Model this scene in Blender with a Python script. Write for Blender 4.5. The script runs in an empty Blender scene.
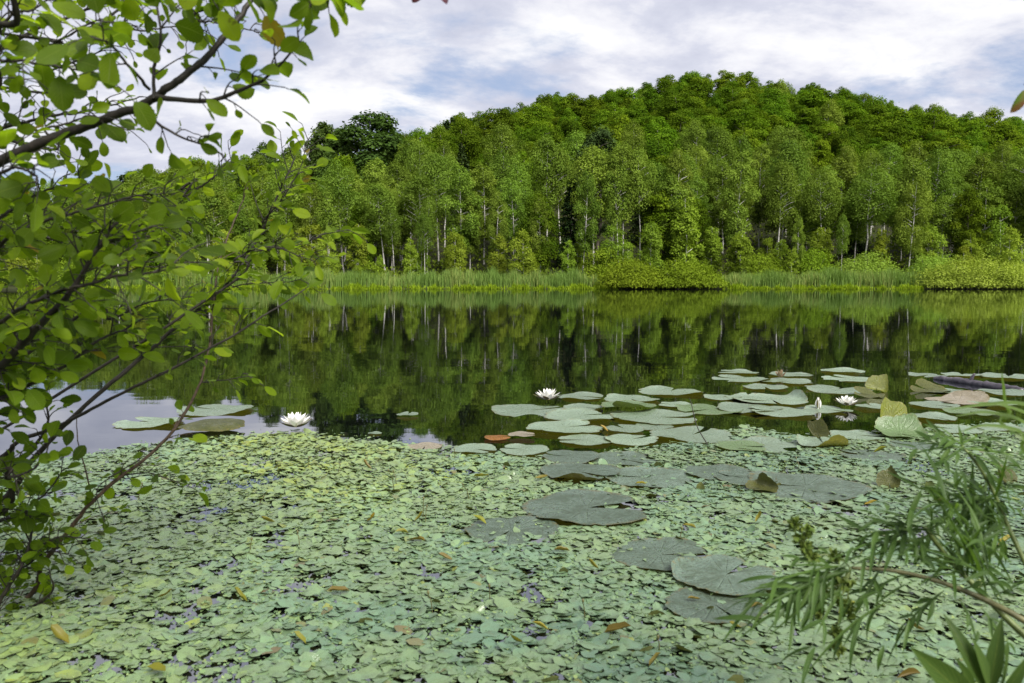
import bpy, math
import numpy as np
from mathutils import Vector, Matrix, Euler

C = bpy.context.scene.collection
scene = bpy.context.scene
rad = math.radians

# ------------------------------------------------------------------ camera
EYE = 0.75
FPX = 800.0
PITCH = math.atan(60.0 / FPX)
cam = bpy.data.cameras.new('camera')
cam.lens = FPX / 1024 * 36.0
cam.sensor_width = 36.0
cam.clip_start = 0.02
cam.clip_end = 6000
cam.dof.use_dof = True
cam.dof.focus_distance = 6.0
cam.dof.aperture_fstop = 8.5
cam_o = bpy.data.objects.new('camera', cam)
C.objects.link(cam_o)
cam_o.location = (0, 0, EYE)
cam_o.rotation_euler = (rad(90) - PITCH, 0, 0)
scene.camera = cam_o

# ------------------------------------------------------------------ light
SUN_EL, SUN_AZ = rad(44), rad(148)
S = Vector((math.sin(SUN_AZ) * math.cos(SUN_EL), math.cos(SUN_AZ) * math.cos(SUN_EL), math.sin(SUN_EL)))
sun = bpy.data.lights.new('sun', 'SUN')
sun.energy = 4.9
sun.angle = rad(32)
sun.color = (1.0, 0.96, 0.89)
sun_o = bpy.data.objects.new('sun', sun)
C.objects.link(sun_o)
sun_o.rotation_euler = (-S).to_track_quat('-Z', 'Y').to_euler()
sun_o.location = (20, -20, 60)

world = bpy.data.worlds.new('World')
scene.world = world
world.use_nodes = True
wt = world.node_tree
wt.nodes.clear()


def nd(tree, typ, ins=None, **kw):
    n = tree.nodes.new(typ)
    for k, v in kw.items():
        setattr(n, k, v)
    for k, v in (ins or {}).items():
        s = n.inputs[k]
        if isinstance(v, bpy.types.NodeSocket):
            tree.links.new(v, s)
        else:
            s.default_value = v
    return n


def ramp(tree, fac, stops, interp='LINEAR'):
    n = tree.nodes.new('ShaderNodeValToRGB')
    n.color_ramp.interpolation = interp
    el = n.color_ramp.elements
    while len(el) < len(stops):
        el.new(0.5)
    for e, (p, c) in zip(el, stops):
        e.position = p
        e.color = (c[0], c[1], c[2], 1) if len(c) == 3 else c
    tree.links.new(fac, n.inputs[0])
    return n.outputs[0]


def math_n(tree, op, a, b=None, clamp=False):
    n = tree.nodes.new('ShaderNodeMath')
    n.operation = op
    n.use_clamp = clamp
    for i, v in enumerate((a, b)):
        if v is None:
            continue
        if isinstance(v, bpy.types.NodeSocket):
            tree.links.new(v, n.inputs[i])
        else:
            n.inputs[i].default_value = v
    return n.outputs[0]


def mixc(tree, fac, a, b, blend='MIX'):
    n = tree.nodes.new('ShaderNodeMix')
    n.data_type = 'RGBA'
    n.blend_type = blend
    for i, v in ((0, fac), (6, a), (7, b)):
        if isinstance(v, bpy.types.NodeSocket):
            tree.links.new(v, n.inputs[i])
        else:
            n.inputs[i].default_value = v if i == 0 else (v[0], v[1], v[2], 1)
    return n.outputs[2]


sky = nd(wt, 'ShaderNodeTexSky', sky_type='NISHITA', sun_disc=False, sun_elevation=SUN_EL,
         sun_rotation=SUN_AZ, air_density=1.0, dust_density=1.5, ozone_density=1.5)
tc = nd(wt, 'ShaderNodeTexCoord')
sep = nd(wt, 'ShaderNodeSeparateXYZ', {0: tc.outputs['Generated']})
den = math_n(wt, 'ADD', math_n(wt, 'MAXIMUM', sep.outputs[2], 0.0), 0.30)
cx = math_n(wt, 'DIVIDE', sep.outputs[0], den)
cy = math_n(wt, 'DIVIDE', sep.outputs[1], den)
comb = nd(wt, 'ShaderNodeCombineXYZ', {0: cx, 1: cy, 2: 0.0})
mp = nd(wt, 'ShaderNodeMapping', {0: comb.outputs[0], 1: (3.1, 7.7, 0.4), 2: (0, 0, rad(-14)), 3: (0.9, 1.15, 1)})
n1 = nd(wt, 'ShaderNodeTexNoise', {'Vector': mp.outputs[0], 'Scale': 1.7, 'Detail': 9.0, 'Roughness': 0.60, 'Distortion': 0.25})
n2 = nd(wt, 'ShaderNodeTexNoise', {'Vector': mp.outputs[0], 'Scale': 3.0, 'Detail': 10.0, 'Roughness': 0.60, 'Distortion': 0.15})
cover = ramp(wt, n1.outputs[0], [(0.38, (0, 0, 0)), (0.50, (1, 1, 1))], 'EASE')
shade = ramp(wt, n2.outputs[0], [(0.36, (5.7, 5.95, 7.2)), (0.47, (6.9, 7.1, 8.2)), (0.54, (8.5, 8.55, 9.2)), (0.63, (9.9, 9.9, 10.1))], 'LINEAR')
veil = mixc(wt, 0.62, sky.outputs[0], (4.9, 5.9, 8.4))
skyc = mixc(wt, cover, veil, shade)
bg = nd(wt, 'ShaderNodeBackground', {0: skyc, 1: 0.061})
wo = nd(wt, 'ShaderNodeOutputWorld', {0: bg.outputs[0]})

scene.view_settings.view_transform = 'Standard'
scene.view_settings.look = 'None'
scene.view_settings.exposure = 0.78
scene.view_settings.gamma = 1.0
scene.view_settings.use_curve_mapping = False
scene.render.engine = 'CYCLES'
scene.cycles.max_bounces = 8
scene.cycles.diffuse_bounces = 3
scene.cycles.glossy_bounces = 3
scene.cycles.transmission_bounces = 4
scene.cycles.use_denoising = True
scene.cycles.caustics_reflective = False
scene.cycles.caustics_refractive = False

# ------------------------------------------------------------------ helpers
FWD = np.array((0, math.cos(PITCH), -math.sin(PITCH)))
UPV = np.array((0, math.sin(PITCH), math.cos(PITCH)))


def ray(px, py):
    return np.array((1.0, 0, 0)) * (px - 512) / FPX + UPV * (341.5 - py) / FPX + FWD


def at(px, py, Y):
    d = ray(px, py)
    p = d * (Y / d[1])
    return np.array((p[0], Y, EYE + p[2]))


def ground(px, py, z=0.0):
    d = ray(px, py)
    return d * ((z - EYE) / d[2]) + np.array((0, 0, EYE))


def px_scale(p):
    return float(np.dot(p - np.array((0, 0, EYE)), FWD)) / FPX      # metres per pixel at p


def project(P):
    P = np.asarray(P, float) - np.array((0, 0, EYE))
    z = P @ FWD
    return 512 + FPX * P[..., 0] / z, 341.5 - FPX * (P @ UPV) / z


def mesh(name, V, F, mats, attr=None, uv=None, smooth=False, midx=None):
    V = np.asarray(V, np.float32).reshape(-1, 3)
    me = bpy.data.meshes.new(name)
    if isinstance(F, np.ndarray):
        n, k = F.shape
        me.vertices.add(len(V))
        me.vertices.foreach_set('co', V.ravel())
        me.loops.add(n * k)
        me.loops.foreach_set('vertex_index', F.astype(np.int32).ravel())
        me.polygons.add(n)
        me.polygons.foreach_set('loop_start', np.arange(n, dtype=np.int32) * k)
        me.update(calc_edges=True)
    else:
        me.from_pydata(V.tolist(), [], F)
        me.update()
    if attr is not None:
        a = me.attributes.new('rnd', 'FLOAT', 'POINT')
        a.data.foreach_set('value', np.asarray(attr, np.float32))
    if uv is not None:
        ul = me.uv_layers.new(name='leaf')
        li = np.empty(len(me.loops), np.int32)
        me.loops.foreach_get('vertex_index', li)
        ul.data.foreach_set('uv', np.asarray(uv, np.float32)[li].ravel())
    if smooth:
        me.polygons.foreach_set('use_smooth', np.ones(len(me.polygons), bool))
    for m in (mats if isinstance(mats, (list, tuple)) else [mats]):
        me.materials.append(m)
    if midx is not None:
        me.polygons.foreach_set('material_index', np.asarray(midx, np.int32))
    me.validate()
    return me


def obj(name, me, parent=None, loc=None):
    o = bpy.data.objects.new(name, me)
    C.objects.link(o)
    if parent is not None:
        o.parent = parent
    if loc is not None:
        o.location = loc
    return o


def tag(o, label=None, cat=None, group=None, kind=None):
    if label:
        o['label'] = label
    if cat:
        o['category'] = cat
    if group:
        o['group'] = group
    if kind:
        o['kind'] = kind
    return o


def empty(name, loc=(0, 0, 0), rz=0.0):
    o = bpy.data.objects.new(name, None)
    o.empty_display_size = 0.1
    C.objects.link(o)
    o.location = loc
    o.rotation_euler = (0, 0, rz)
    return o


def copy_tree(o, parent=None):
    c = o.copy()
    C.objects.link(c)
    c.parent = parent
    for ch in list(o.children):
        copy_tree(ch, c)
    return c


def unit(a):
    return a / np.maximum(np.linalg.norm(a, axis=-1, keepdims=True), 1e-9)


def spline(pts, n):
    P = np.asarray(pts, float)
    P = np.vstack([2 * P[0] - P[1], P, 2 * P[-1] - P[-2]])
    k = len(P) - 3
    out = []
    for t in np.linspace(0, k - 1e-6, n):
        i = int(t)
        f = t - i
        p0, p1, p2, p3 = P[i:i + 4]
        out.append(0.5 * (2 * p1 + (p2 - p0) * f + (2 * p0 - 5 * p1 + 4 * p2 - p3) * f * f + (3 * p1 - p0 - 3 * p2 + p3) * f ** 3))
    return np.array(out)


class MB:
    """collects quads of several tubes into one mesh"""
    def __init__(self):
        self.V, self.F, self.n = [], [], 0

    def tube(self, P, R, sides=6, wob=0.0, rng=None):
        P = np.asarray(P, float)
        m = len(P)
        R = np.broadcast_to(np.asarray(R, float), (m,))
        T = unit(np.gradient(P, axis=0))
        ref = np.array((0.3, 0.2, 1.0)) if abs(T[0][2]) < 0.8 else np.array((1.0, 0.2, 0.1))
        A = unit(np.cross(T, ref))
        B = np.cross(T, A)
        an = np.linspace(0, 2 * math.pi, sides, endpoint=False)
        ring = A[:, None] * np.cos(an)[None, :, None] + B[:, None] * np.sin(an)[None, :, None]
        rr = R[:, None, None]
        if wob and rng is not None:
            rr = rr * (1 + rng.normal(0, wob, (m, sides, 1)))
        V = P[:, None] + ring * rr
        idx = np.arange(m * sides).reshape(m, sides) + self.n
        nx = np.roll(idx, -1, 1)
        q = np.stack([idx[:-1], nx[:-1], nx[1:], idx[1:]], -1).reshape(-1, 4)
        self.V.append(V.reshape(-1, 3))
        self.F.append(q)
        e = np.array([P[-1] + T[-1] * R[-1] * 0.8, P[0]])
        self.V.append(e)
        tip = self.n + m * sides
        self.F.append(np.stack([idx[-1], nx[-1], np.full(sides, tip), np.full(sides, tip)], -1))
        self.n += m * sides + 2
        return self

    def build(self, name, mat):
        V = np.vstack(self.V)
        F = [tuple(dict.fromkeys(f)) for f in np.vstack(self.F).tolist()]
        me = mesh(name, V, F, mat)
        me.polygons.foreach_set('use_smooth', np.ones(len(me.polygons), bool))
        return me


# ------------------------------------------------------------------ materials
def new_mat(name):
    m = bpy.data.materials.new(name)
    m.use_nodes = True
    t = m.node_tree
    t.nodes.clear()
    return m, t


def leaf_mat(name, stops, trans=0.35, tcol=1.5, rough=0.5, spec=0.3, hue=0.0, val=0.0, veins=False, back=None, spots=None, film=False):
    """stops: colour ramp over the per-leaf value 'rnd'"""
    m, t = new_mat(name)
    at_ = nd(t, 'ShaderNodeAttribute', attribute_name='rnd')
    col = ramp(t, at_.outputs['Fac'], stops)
    oi = nd(t, 'ShaderNodeObjectInfo')
    if hue or val:
        h = math_n(t, 'ADD', math_n(t, 'MULTIPLY', math_n(t, 'SUBTRACT', oi.outputs['Random'], 0.5), hue), 0.5)
        r2 = math_n(t, 'FRACT', math_n(t, 'MULTIPLY', oi.outputs['Random'], 17.3))
        v = math_n(t, 'ADD', math_n(t, 'MULTIPLY', math_n(t, 'SUBTRACT', r2, 0.5), val), 1.0)
        hs = nd(t, 'ShaderNodeHueSaturation', {'Hue': h, 'Saturation': 1.0, 'Value': v, 'Fac': 1.0, 'Color': col})
        col = hs.outputs[0]
    bump = None
    if veins:
        uvn = nd(t, 'ShaderNodeUVMap', uv_map='leaf')
        sp = nd(t, 'ShaderNodeSeparateXYZ', {0: uvn.outputs[0]})
        s = math_n(t, 'ABSOLUTE', math_n(t, 'SUBTRACT', sp.outputs[1], 0.5))
        mid = math_n(t, 'SUBTRACT', 1.0, math_n(t, 'DIVIDE', s, 0.025), True)
        w = math_n(t, 'SUBTRACT', math_n(t, 'MULTIPLY', sp.outputs[0], 8.0), math_n(t, 'MULTIPLY', s, 6.5))
        side = math_n(t, 'ABSOLUTE', math_n(t, 'SUBTRACT', math_n(t, 'FRACT', w), 0.5))
        side = math_n(t, 'MULTIPLY', math_n(t, 'SUBTRACT', 1.0, math_n(t, 'DIVIDE', side, 0.10), True), 0.6)
        vv = math_n(t, 'MAXIMUM', mid, side)
        tcn = nd(t, 'ShaderNodeTexCoord')
        nz = nd(t, 'ShaderNodeTexNoise', {'Vector': tcn.outputs['Object'], 'Scale': 60.0, 'Detail': 3.0})
        col = mixc(t, math_n(t, 'MULTIPLY', nz.outputs[0], 0.45), col, (0.05, 0.075, 0.015))
        col = mixc(t, math_n(t, 'MULTIPLY', vv, 0.55), col, (0.20, 0.25, 0.05))
        bump = nd(t, 'ShaderNodeBump', {'Strength': 0.5, 'Distance': 0.002, 'Height': math_n(t, 'MULTIPLY', vv, -1.0)}).outputs[0]
    if spots is not None:
        tcn = nd(t, 'ShaderNodeTexCoord')
        nz = nd(t, 'ShaderNodeTexNoise', {'Vector': tcn.outputs['Object'], 'Scale': spots, 'Detail': 4.0, 'Roughness': 0.7})
        f = ramp(t, nz.outputs[0], [(0.64, (0, 0, 0)), (0.70, (1, 1, 1))])
        col = mixc(t, math_n(t, 'MULTIPLY', f, 0.7), col, (0.07, 0.06, 0.015))
    if film:            # algae and silt lying over the leaves in drifts
        gp = nd(t, 'ShaderNodeNewGeometry')
        a1 = nd(t, 'ShaderNodeTexNoise', {'Vector': gp.outputs['Position'], 'Scale': 2.6, 'Detail': 6.0, 'Roughness': 0.65})
        a2 = nd(t, 'ShaderNodeTexNoise', {'Vector': gp.outputs['Position'], 'Scale': 55.0, 'Detail': 4.0, 'Roughness': 0.7})
        col = mixc(t, ramp(t, a1.outputs[0], [(0.42, (0, 0, 0)), (0.58, (0.8, 0.8, 0.8))]), col, (0.142, 0.200, 0.090))
        col = mixc(t, ramp(t, a2.outputs[0], [(0.48, (0, 0, 0)), (0.66, (0.6, 0.6, 0.6))]), col, (0.085, 0.11, 0.055))
        rough = math_n(t, 'ADD', math_n(t, 'MULTIPLY', a2.outputs[0], 0.5), 0.06)
        bump = nd(t, 'ShaderNodeBump', {'Strength': 0.6, 'Distance': 0.003, 'Height': a2.outputs[0]}).outputs[0]
    if back is not None:
        g = nd(t, 'ShaderNodeNewGeometry')
        col = mixc(t, g.outputs['Backfacing'], col, back)
    ins = {'Base Color': col, 'Roughness': rough, 'Specular IOR Level': spec}
    if bump is not None:
        ins['Normal'] = bump
    p = nd(t, 'ShaderNodeBsdfPrincipled', ins)
    tcl = mixc(t, 1.0, col, (tcol, tcol * 1.05, tcol * 0.5), 'MULTIPLY')
    tr = nd(t, 'ShaderNodeBsdfTranslucent', {0: tcl})
    mx = nd(t, 'ShaderNodeMixShader', {0: trans, 1: p.outputs[0], 2: tr.outputs[0]})
    nd(t, 'ShaderNodeOutputMaterial', {0: mx.outputs[0]})
    return m


def bark_mat(name, a, b, scale=(6, 6, 6), lo=0.4, hi=0.6, rough=0.85, spec=0.2, bump=0.4, dist=0.01):
    m, t = new_mat(name)
    tcn = nd(t, 'ShaderNodeTexCoord')
    mpn = nd(t, 'ShaderNodeMapping', {0: tcn.outputs['Object'], 3: scale})
    nz = nd(t, 'ShaderNodeTexNoise', {'Vector': mpn.outputs[0], 'Scale': 1.0, 'Detail': 5.0, 'Roughness': 0.65})
    col = ramp(t, nz.outputs[0], [(lo, a), (hi, b)])
    bn = nd(t, 'ShaderNodeBump', {'Strength': bump, 'Distance': dist, 'Height': nz.outputs[0]})
    p = nd(t, 'ShaderNodeBsdfPrincipled', {'Base Color': col, 'Roughness': rough, 'Specular IOR Level': spec, 'Normal': bn.outputs[0]})
    nd(t, 'ShaderNodeOutputMaterial', {0: p.outputs[0]})
    return m


M = {}
M['beech'] = leaf_mat('beech_leaf', [(0, (0.035, 0.072, 0.003)), (0.5, (0.070, 0.122, 0.005)), (1, (0.120, 0.180, 0.010))], 0.3, 1.5, 0.85, 0.05, 0.03, 0.65)
M['birch'] = leaf_mat('birch_leaf', [(0, (0.068, 0.112, 0.012)), (0.5, (0.116, 0.178, 0.021)), (1, (0.172, 0.244, 0.034))], 0.3, 1.5, 0.85, 0.05, 0.025, 0.5)
M['young'] = leaf_mat('young_birch_leaf', [(0, (0.12, 0.17, 0.015)), (0.5, (0.170, 0.235, 0.022)), (1, (0.22, 0.29, 0.035))], 0.35, 1.5, 0.85, 0.05, 0.04, 0.35)
M['dark'] = leaf_mat('dark_leaf', [(0, (0.034, 0.060, 0.010)), (0.5, (0.056, 0.092, 0.015)), (1, (0.085, 0.13, 0.024))], 0.25, 1.5, 0.8, 0.08, 0.03, 0.3)
M['spruce'] = leaf_mat('spruce_needle', [(0, (0.022, 0.042, 0.010)), (0.5, (0.036, 0.064, 0.016)), (1, (0.058, 0.095, 0.025))], 0.1, 1.2, 0.8, 0.08, 0.03, 0.3)
M['willow'] = leaf_mat('willow_leaf', [(0, (0.085, 0.135, 0.008)), (0.5, (0.13, 0.19, 0.012)), (1, (0.175, 0.245, 0.02))], 0.3, 1.5, 0.85, 0.05, 0.03, 0.25)
M['palewillow'] = leaf_mat('pale_willow_leaf', [(0, (0.135, 0.20, 0.022)), (0.5, (0.185, 0.265, 0.034)), (1, (0.24, 0.325, 0.05))], 0.3, 1.5, 0.85, 0.05, 0.03, 0.25)
M['reed'] = leaf_mat('reed_blade', [(0, (0.095, 0.165, 0.030)), (0.6, (0.155, 0.24, 0.055)), (1, (0.24, 0.27, 0.08))], 0.3, 1.4, 0.8, 0.06)
M['sedge'] = leaf_mat('sedge_blade', [(0, (0.10, 0.155, 0.010)), (0.5, (0.185, 0.275, 0.012)), (1, (0.27, 0.35, 0.03))], 0.4, 1.4, 0.85, 0.04)
M['under'] = leaf_mat('undergrowth_leaf', [(0, (0.055, 0.085, 0.010)), (0.5, (0.095, 0.14, 0.014)), (1, (0.16, 0.21, 0.025))], 0.3, 1.4, 0.85, 0.05)
M['shrub'] = leaf_mat('shrub_leaf', [(0, (0.042, 0.076, 0.003)), (0.4, (0.092, 0.152, 0.004)), (0.8, (0.165, 0.242, 0.006)), (0.97, (0.23, 0.31, 0.010)), (1, (0.24, 0.17, 0.02))], 0.55, 2.0, 0.5, 0.16, veins=True, spots=38.0)
M['mug'] = leaf_mat('narrow_leaf', [(0, (0.028, 0.066, 0.014)), (0.5, (0.052, 0.112, 0.021)), (1, (0.09, 0.165, 0.028))], 0.35, 1.6, 0.45, 0.25, veins=True)
M['blade'] = leaf_mat('grass_blade', [(0, (0.06, 0.12, 0.012)), (1, (0.11, 0.19, 0.02))], 0.4, 1.5, 0.4, 0.4, veins=True)
M['broad'] = leaf_mat('broad_leaf', [(0, (0.020, 0.050, 0.005)), (1, (0.065, 0.12, 0.025))], 0.3, 1.5, 0.45, 0.3, veins=True)
M['bud'] = leaf_mat('bud', [(0, (0.06, 0.10, 0.015)), (1, (0.12, 0.16, 0.03))], 0.15, 1.3, 0.6, 0.2)
M['carpet'] = leaf_mat('floating_leaf', [(0, (0.085, 0.150, 0.095)), (0.35, (0.125, 0.205, 0.115)), (0.62, (0.165, 0.250, 0.110)), (0.84, (0.205, 0.285, 0.080)), (0.93, (0.20, 0.25, 0.045)), (0.97, (0.12, 0.11, 0.03)), (1, (0.10, 0.06, 0.025))],
                       0.10, 1.3, 0.30, 0.55, back=(0.13, 0.14, 0.045), film=True)
M['duckweed'] = leaf_mat('duckweed', [(0, (0.10, 0.165, 0.080)), (0.7, (0.14, 0.215, 0.090)), (1, (0.20, 0.26, 0.09))], 0.1, 1.3, 0.45, 0.4)
M['wither'] = leaf_mat('withered_leaf', [(0, (0.07, 0.045, 0.012)), (0.35, (0.13, 0.10, 0.015)), (0.7, (0.16, 0.17, 0.018)), (1, (0.24, 0.14, 0.015))], 0.25, 1.5, 0.5, 0.3)
M['birchbark'] = bark_mat('birch_bark', (0.09, 0.085, 0.075), (0.50, 0.48, 0.44), (2.0, 2.0, 4.0), 0.34, 0.54)
M['bark'] = bark_mat('grey_bark', (0.05, 0.042, 0.03), (0.16, 0.14, 0.11), (3, 3, 1.0))
M['twig'] = bark_mat('twig_bark', (0.009, 0.007, 0.005), (0.032, 0.026, 0.019), (90, 90, 90), 0.35, 0.7, 0.6, 0.35, 0.5, 0.002)
M['redtwig'] = bark_mat('reddish_twig_bark', (0.03, 0.019, 0.011), (0.085, 0.055, 0.034), (90, 90, 90), 0.35, 0.7, 0.6, 0.35, 0.5, 0.002)
M['stem'] = bark_mat('green_stem', (0.06, 0.085, 0.018), (0.13, 0.17, 0.04), (60, 60, 20), 0.35, 0.65, 0.45, 0.4, 0.2, 0.001)
M['brownstem'] = bark_mat('brown_green_stem', (0.055, 0.055, 0.018), (0.12, 0.115, 0.042), (70, 70, 70), 0.35, 0.65, 0.5, 0.4, 0.2, 0.001)
M['log'] = bark_mat('wet_log_bark', (0.018, 0.014, 0.018), (0.085, 0.07, 0.085), (9, 30, 30), 0.35, 0.7, 0.32, 0.7, 0.7, 0.006)


def pad_mat(name, base, alt, back, rough=0.34, spec=0.55, dirt=0.5):
    m, t = new_mat(name)
    uvn = nd(t, 'ShaderNodeUVMap', uv_map='leaf')          # u = angle, v = radius
    sp = nd(t, 'ShaderNodeSeparateXYZ', {0: uvn.outputs[0]})
    tcn = nd(t, 'ShaderNodeTexCoord')
    oi = nd(t, 'ShaderNodeObjectInfo')
    off = nd(t, 'ShaderNodeVectorMath', {0: tcn.outputs['Object']}, operation='ADD')
    cmb = nd(t, 'ShaderNodeCombineXYZ', {0: math_n(t, 'MULTIPLY', oi.outputs['Random'], 31.0)})
    t.links.new(cmb.outputs[0], off.inputs[1])
    nz = nd(t, 'ShaderNodeTexNoise', {'Vector': off.outputs[0], 'Scale': 14.0, 'Detail': 5.0, 'Roughness': 0.65})
    col = ramp(t, nz.outputs[0], [(0.32, base), (0.68, alt)])
    nzb = nd(t, 'ShaderNodeTexNoise', {'Vector': off.outputs[0], 'Scale': 2.6, 'Detail': 6.0, 'Roughness': 0.7, 'Distortion': 0.6})
    blot = ramp(t, nzb.outputs[0], [(0.46, (0, 0, 0)), (0.58, (1, 1, 1))])
    col = mixc(t, math_n(t, 'MULTIPLY', blot, 0.2 + 0.5 * dirt), col, (base[0] * 0.62, base[1] * 0.6, base[2] * 0.45))
    w = math_n(t, 'FRACT', math_n(t, 'MULTIPLY', sp.outputs[0], 17.0))
    w = math_n(t, 'ABSOLUTE', math_n(t, 'SUBTRACT', w, 0.5))
    v = math_n(t, 'SUBTRACT', 1.0, math_n(t, 'DIVIDE', w, 0.10), True)
    v = math_n(t, 'MULTIPLY', v, math_n(t, 'SUBTRACT', 1.0, sp.outputs[1], True))
    col = mixc(t, math_n(t, 'MULTIPLY', v, 0.5), col, (alt[0] * 1.35, alt[1] * 1.3, alt[2] * 1.1))
    # worn specks and a browned rim
    nz2 = nd(t, 'ShaderNodeTexNoise', {'Vector': off.outputs[0], 'Scale': 26.0, 'Detail': 3.0, 'Roughness': 0.6})
    sk = ramp(t, nz2.outputs[0], [(0.575, (0, 0, 0)), (0.63, (1, 1, 1))])
    col = mixc(t, math_n(t, 'MULTIPLY', sk, dirt), col, (0.035, 0.03, 0.018))
    nz3 = nd(t, 'ShaderNodeTexNoise', {'Vector': off.outputs[0], 'Scale': 9.0, 'Detail': 3.0})
    rim = math_n(t, 'MULTIPLY', ramp(t, sp.outputs[1], [(0.9, (0, 0, 0)), (0.99, (1, 1, 1))]), ramp(t, nz3.outputs[0], [(0.45, (0, 0, 0)), (0.6, (1, 1, 1))]))
    col = mixc(t, math_n(t, 'MULTIPLY', rim, 0.7), col, (0.13, 0.10, 0.03))
    hs = nd(t, 'ShaderNodeHueSaturation', {'Hue': 0.5, 'Saturation': 1.0, 'Fac': 1.0, 'Color': col,
            'Value': math_n(t, 'ADD', math_n(t, 'MULTIPLY', oi.outputs['Random'], 0.35), 0.82)})
    g = nd(t, 'ShaderNodeNewGeometry')
    bcol = mixc(t, nz3.outputs[0], back, (back[0] * 0.55, back[1] * 0.5, back[2] * 0.6))
    col = mixc(t, g.outputs['Backfacing'], hs.outputs[0], bcol)
    ht = math_n(t, 'ADD', math_n(t, 'MULTIPLY', v, -1.3), math_n(t, 'MULTIPLY', nz.outputs[0], 0.8))
    bn = nd(t, 'ShaderNodeBump', {'Strength': 0.6, 'Distance': 0.006, 'Height': ht})
    wet = ramp(t, nzb.outputs[0], [(0.41, (0.12, 0.12, 0.12)), (0.50, (rough, rough, rough)), (0.62, (rough + 0.1, rough + 0.1, rough + 0.1))])
    rgh = math_n(t, 'ADD', wet, math_n(t, 'MULTIPLY', nz.outputs[0], 0.04))
    p = nd(t, 'ShaderNodeBsdfPrincipled', {'Base Color': col, 'Roughness': rgh, 'Specular IOR Level': spec, 'Normal': bn.outputs[0]})
    tr = nd(t, 'ShaderNodeBsdfTranslucent', {0: mixc(t, 1.0, col, (1.5, 1.6, 0.6), 'MULTIPLY')})
    mx = nd(t, 'ShaderNodeMixShader', {0: 0.15, 1: p.outputs[0], 2: tr.outputs[0]})
    nd(t, 'ShaderNodeOutputMaterial', {0: mx.outputs[0]})
    return m


M['pad'] = pad_mat('lily_pad', (0.165, 0.230, 0.165), (0.215, 0.285, 0.195), (0.22, 0.21, 0.03))
M['paddull'] = pad_mat('dull_lily_pad', (0.075, 0.115, 0.085), (0.125, 0.170, 0.125), (0.13, 0.12, 0.03), 0.42, 0.45, 0.85)
M['padgreen'] = pad_mat('fresh_lily_pad', (0.095, 0.155, 0.06), (0.14, 0.21, 0.09), (0.12, 0.165, 0.018))
M['padyellow'] = pad_mat('yellowed_lily_pad', (0.095, 0.13, 0.012), (0.165, 0.165, 0.018), (0.16, 0.175, 0.018), 0.4, 0.4)
M['padorange'] = pad_mat('orange_lily_pad', (0.20, 0.075, 0.01), (0.30, 0.13, 0.015), (0.2, 0.08, 0.01), 0.45, 0.3)
M['padpink'] = pad_mat('faded_lily_pad', (0.22, 0.19, 0.14), (0.30, 0.265, 0.20), (0.2, 0.14, 0.09), 0.45, 0.3)
M['padbrown'] = pad_mat('browned_lily_pad', (0.042, 0.055, 0.014), (0.085, 0.085, 0.02), (0.085, 0.095, 0.014), 0.45, 0.3)


def simple_mat(name, col, rough=0.5, spec=0.4, trans=0.0, noise=None):
    m, t = new_mat(name)
    c = col
    if noise:
        tcn = nd(t, 'ShaderNodeTexCoord')
        nz = nd(t, 'ShaderNodeTexNoise', {'Vector': tcn.outputs['Object'], 'Scale': noise[0], 'Detail': 4.0})
        c = ramp(t, nz.outputs[0], [(0.35, col), (0.65, noise[1])])
        ins = {'Base Color': c}
    else:
        ins = {'Base Color': (*col, 1)}
    ins.update({'Roughness': rough, 'Specular IOR Level': spec})
    p = nd(t, 'ShaderNodeBsdfPrincipled', ins)
    out = p.outputs[0]
    if trans:
        tr = nd(t, 'ShaderNodeBsdfTranslucent')
        if noise:
            t.links.new(c, tr.inputs[0])
        else:
            tr.inputs[0].default_value = (*col, 1)
        out = nd(t, 'ShaderNodeMixShader', {0: trans, 1: out, 2: tr.outputs[0]}).outputs[0]
    nd(t, 'ShaderNodeOutputMaterial', {0: out})
    return m


M['petal'] = simple_mat('petal', (0.80, 0.79, 0.74), 0.45, 0.3, 0.3, (40, (0.86, 0.85, 0.80)))
M['sepal'] = simple_mat('sepal', (0.075, 0.085, 0.02), 0.45, 0.4, 0.1, (60, (0.09, 0.05, 0.02)))
M['stamen'] = simple_mat('stamen', (0.70, 0.42, 0.03), 0.5, 0.3, 0.2)
M['fadedpetal'] = simple_mat('faded_petal', (0.16, 0.10, 0.055), 0.5, 0.3, 0.2, (50, (0.30, 0.24, 0.15)))
M['redleaf'] = simple_mat('red_tinged_leaf', (0.10, 0.17, 0.025), 0.4, 0.4, 0.35, (30, (0.16, 0.035, 0.02)))
M['purpleleaf'] = simple_mat('purple_leaf', (0.06, 0.015, 0.03), 0.4, 0.4, 0.3, (30, (0.10, 0.03, 0.03)))

# ------------------------------------------------------------------ terrain
SIL = [(-400, 205), (-100, 196), (0, 192), (60, 188), (130, 180), (180, 168), (240, 164), (300, 158), (340, 158), (385, 152), (400, 145), (423, 133), (445, 121), (500, 111), (560, 99),
       (600, 99), (640, 93), (690, 78), (720, 80), (780, 88), (830, 93), (860, 103), (920, 110), (960, 116), (1024, 127), (1120, 140), (1400, 170)]
RID = [(-400, 165), (0, 160), (250, 165), (330, 172), (420, 195), (560, 215), (700, 225), (860, 230), (1024, 225), (1400, 215)]
TREE_TOP = 10.5


def sil(px):
    return np.interp(px, [a for a, b in SIL], [b for a, b in SIL])


def ridge_d(px):
    return np.interp(px, [a for a, b in RID], [b for a, b in RID])


def shore(x):
    return 80.5 + 0.7 * np.sin(x * 0.13 + 1) + 0.4 * np.sin(x * 0.41) + 0.22 * np.sin(x * 1.1)


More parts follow.
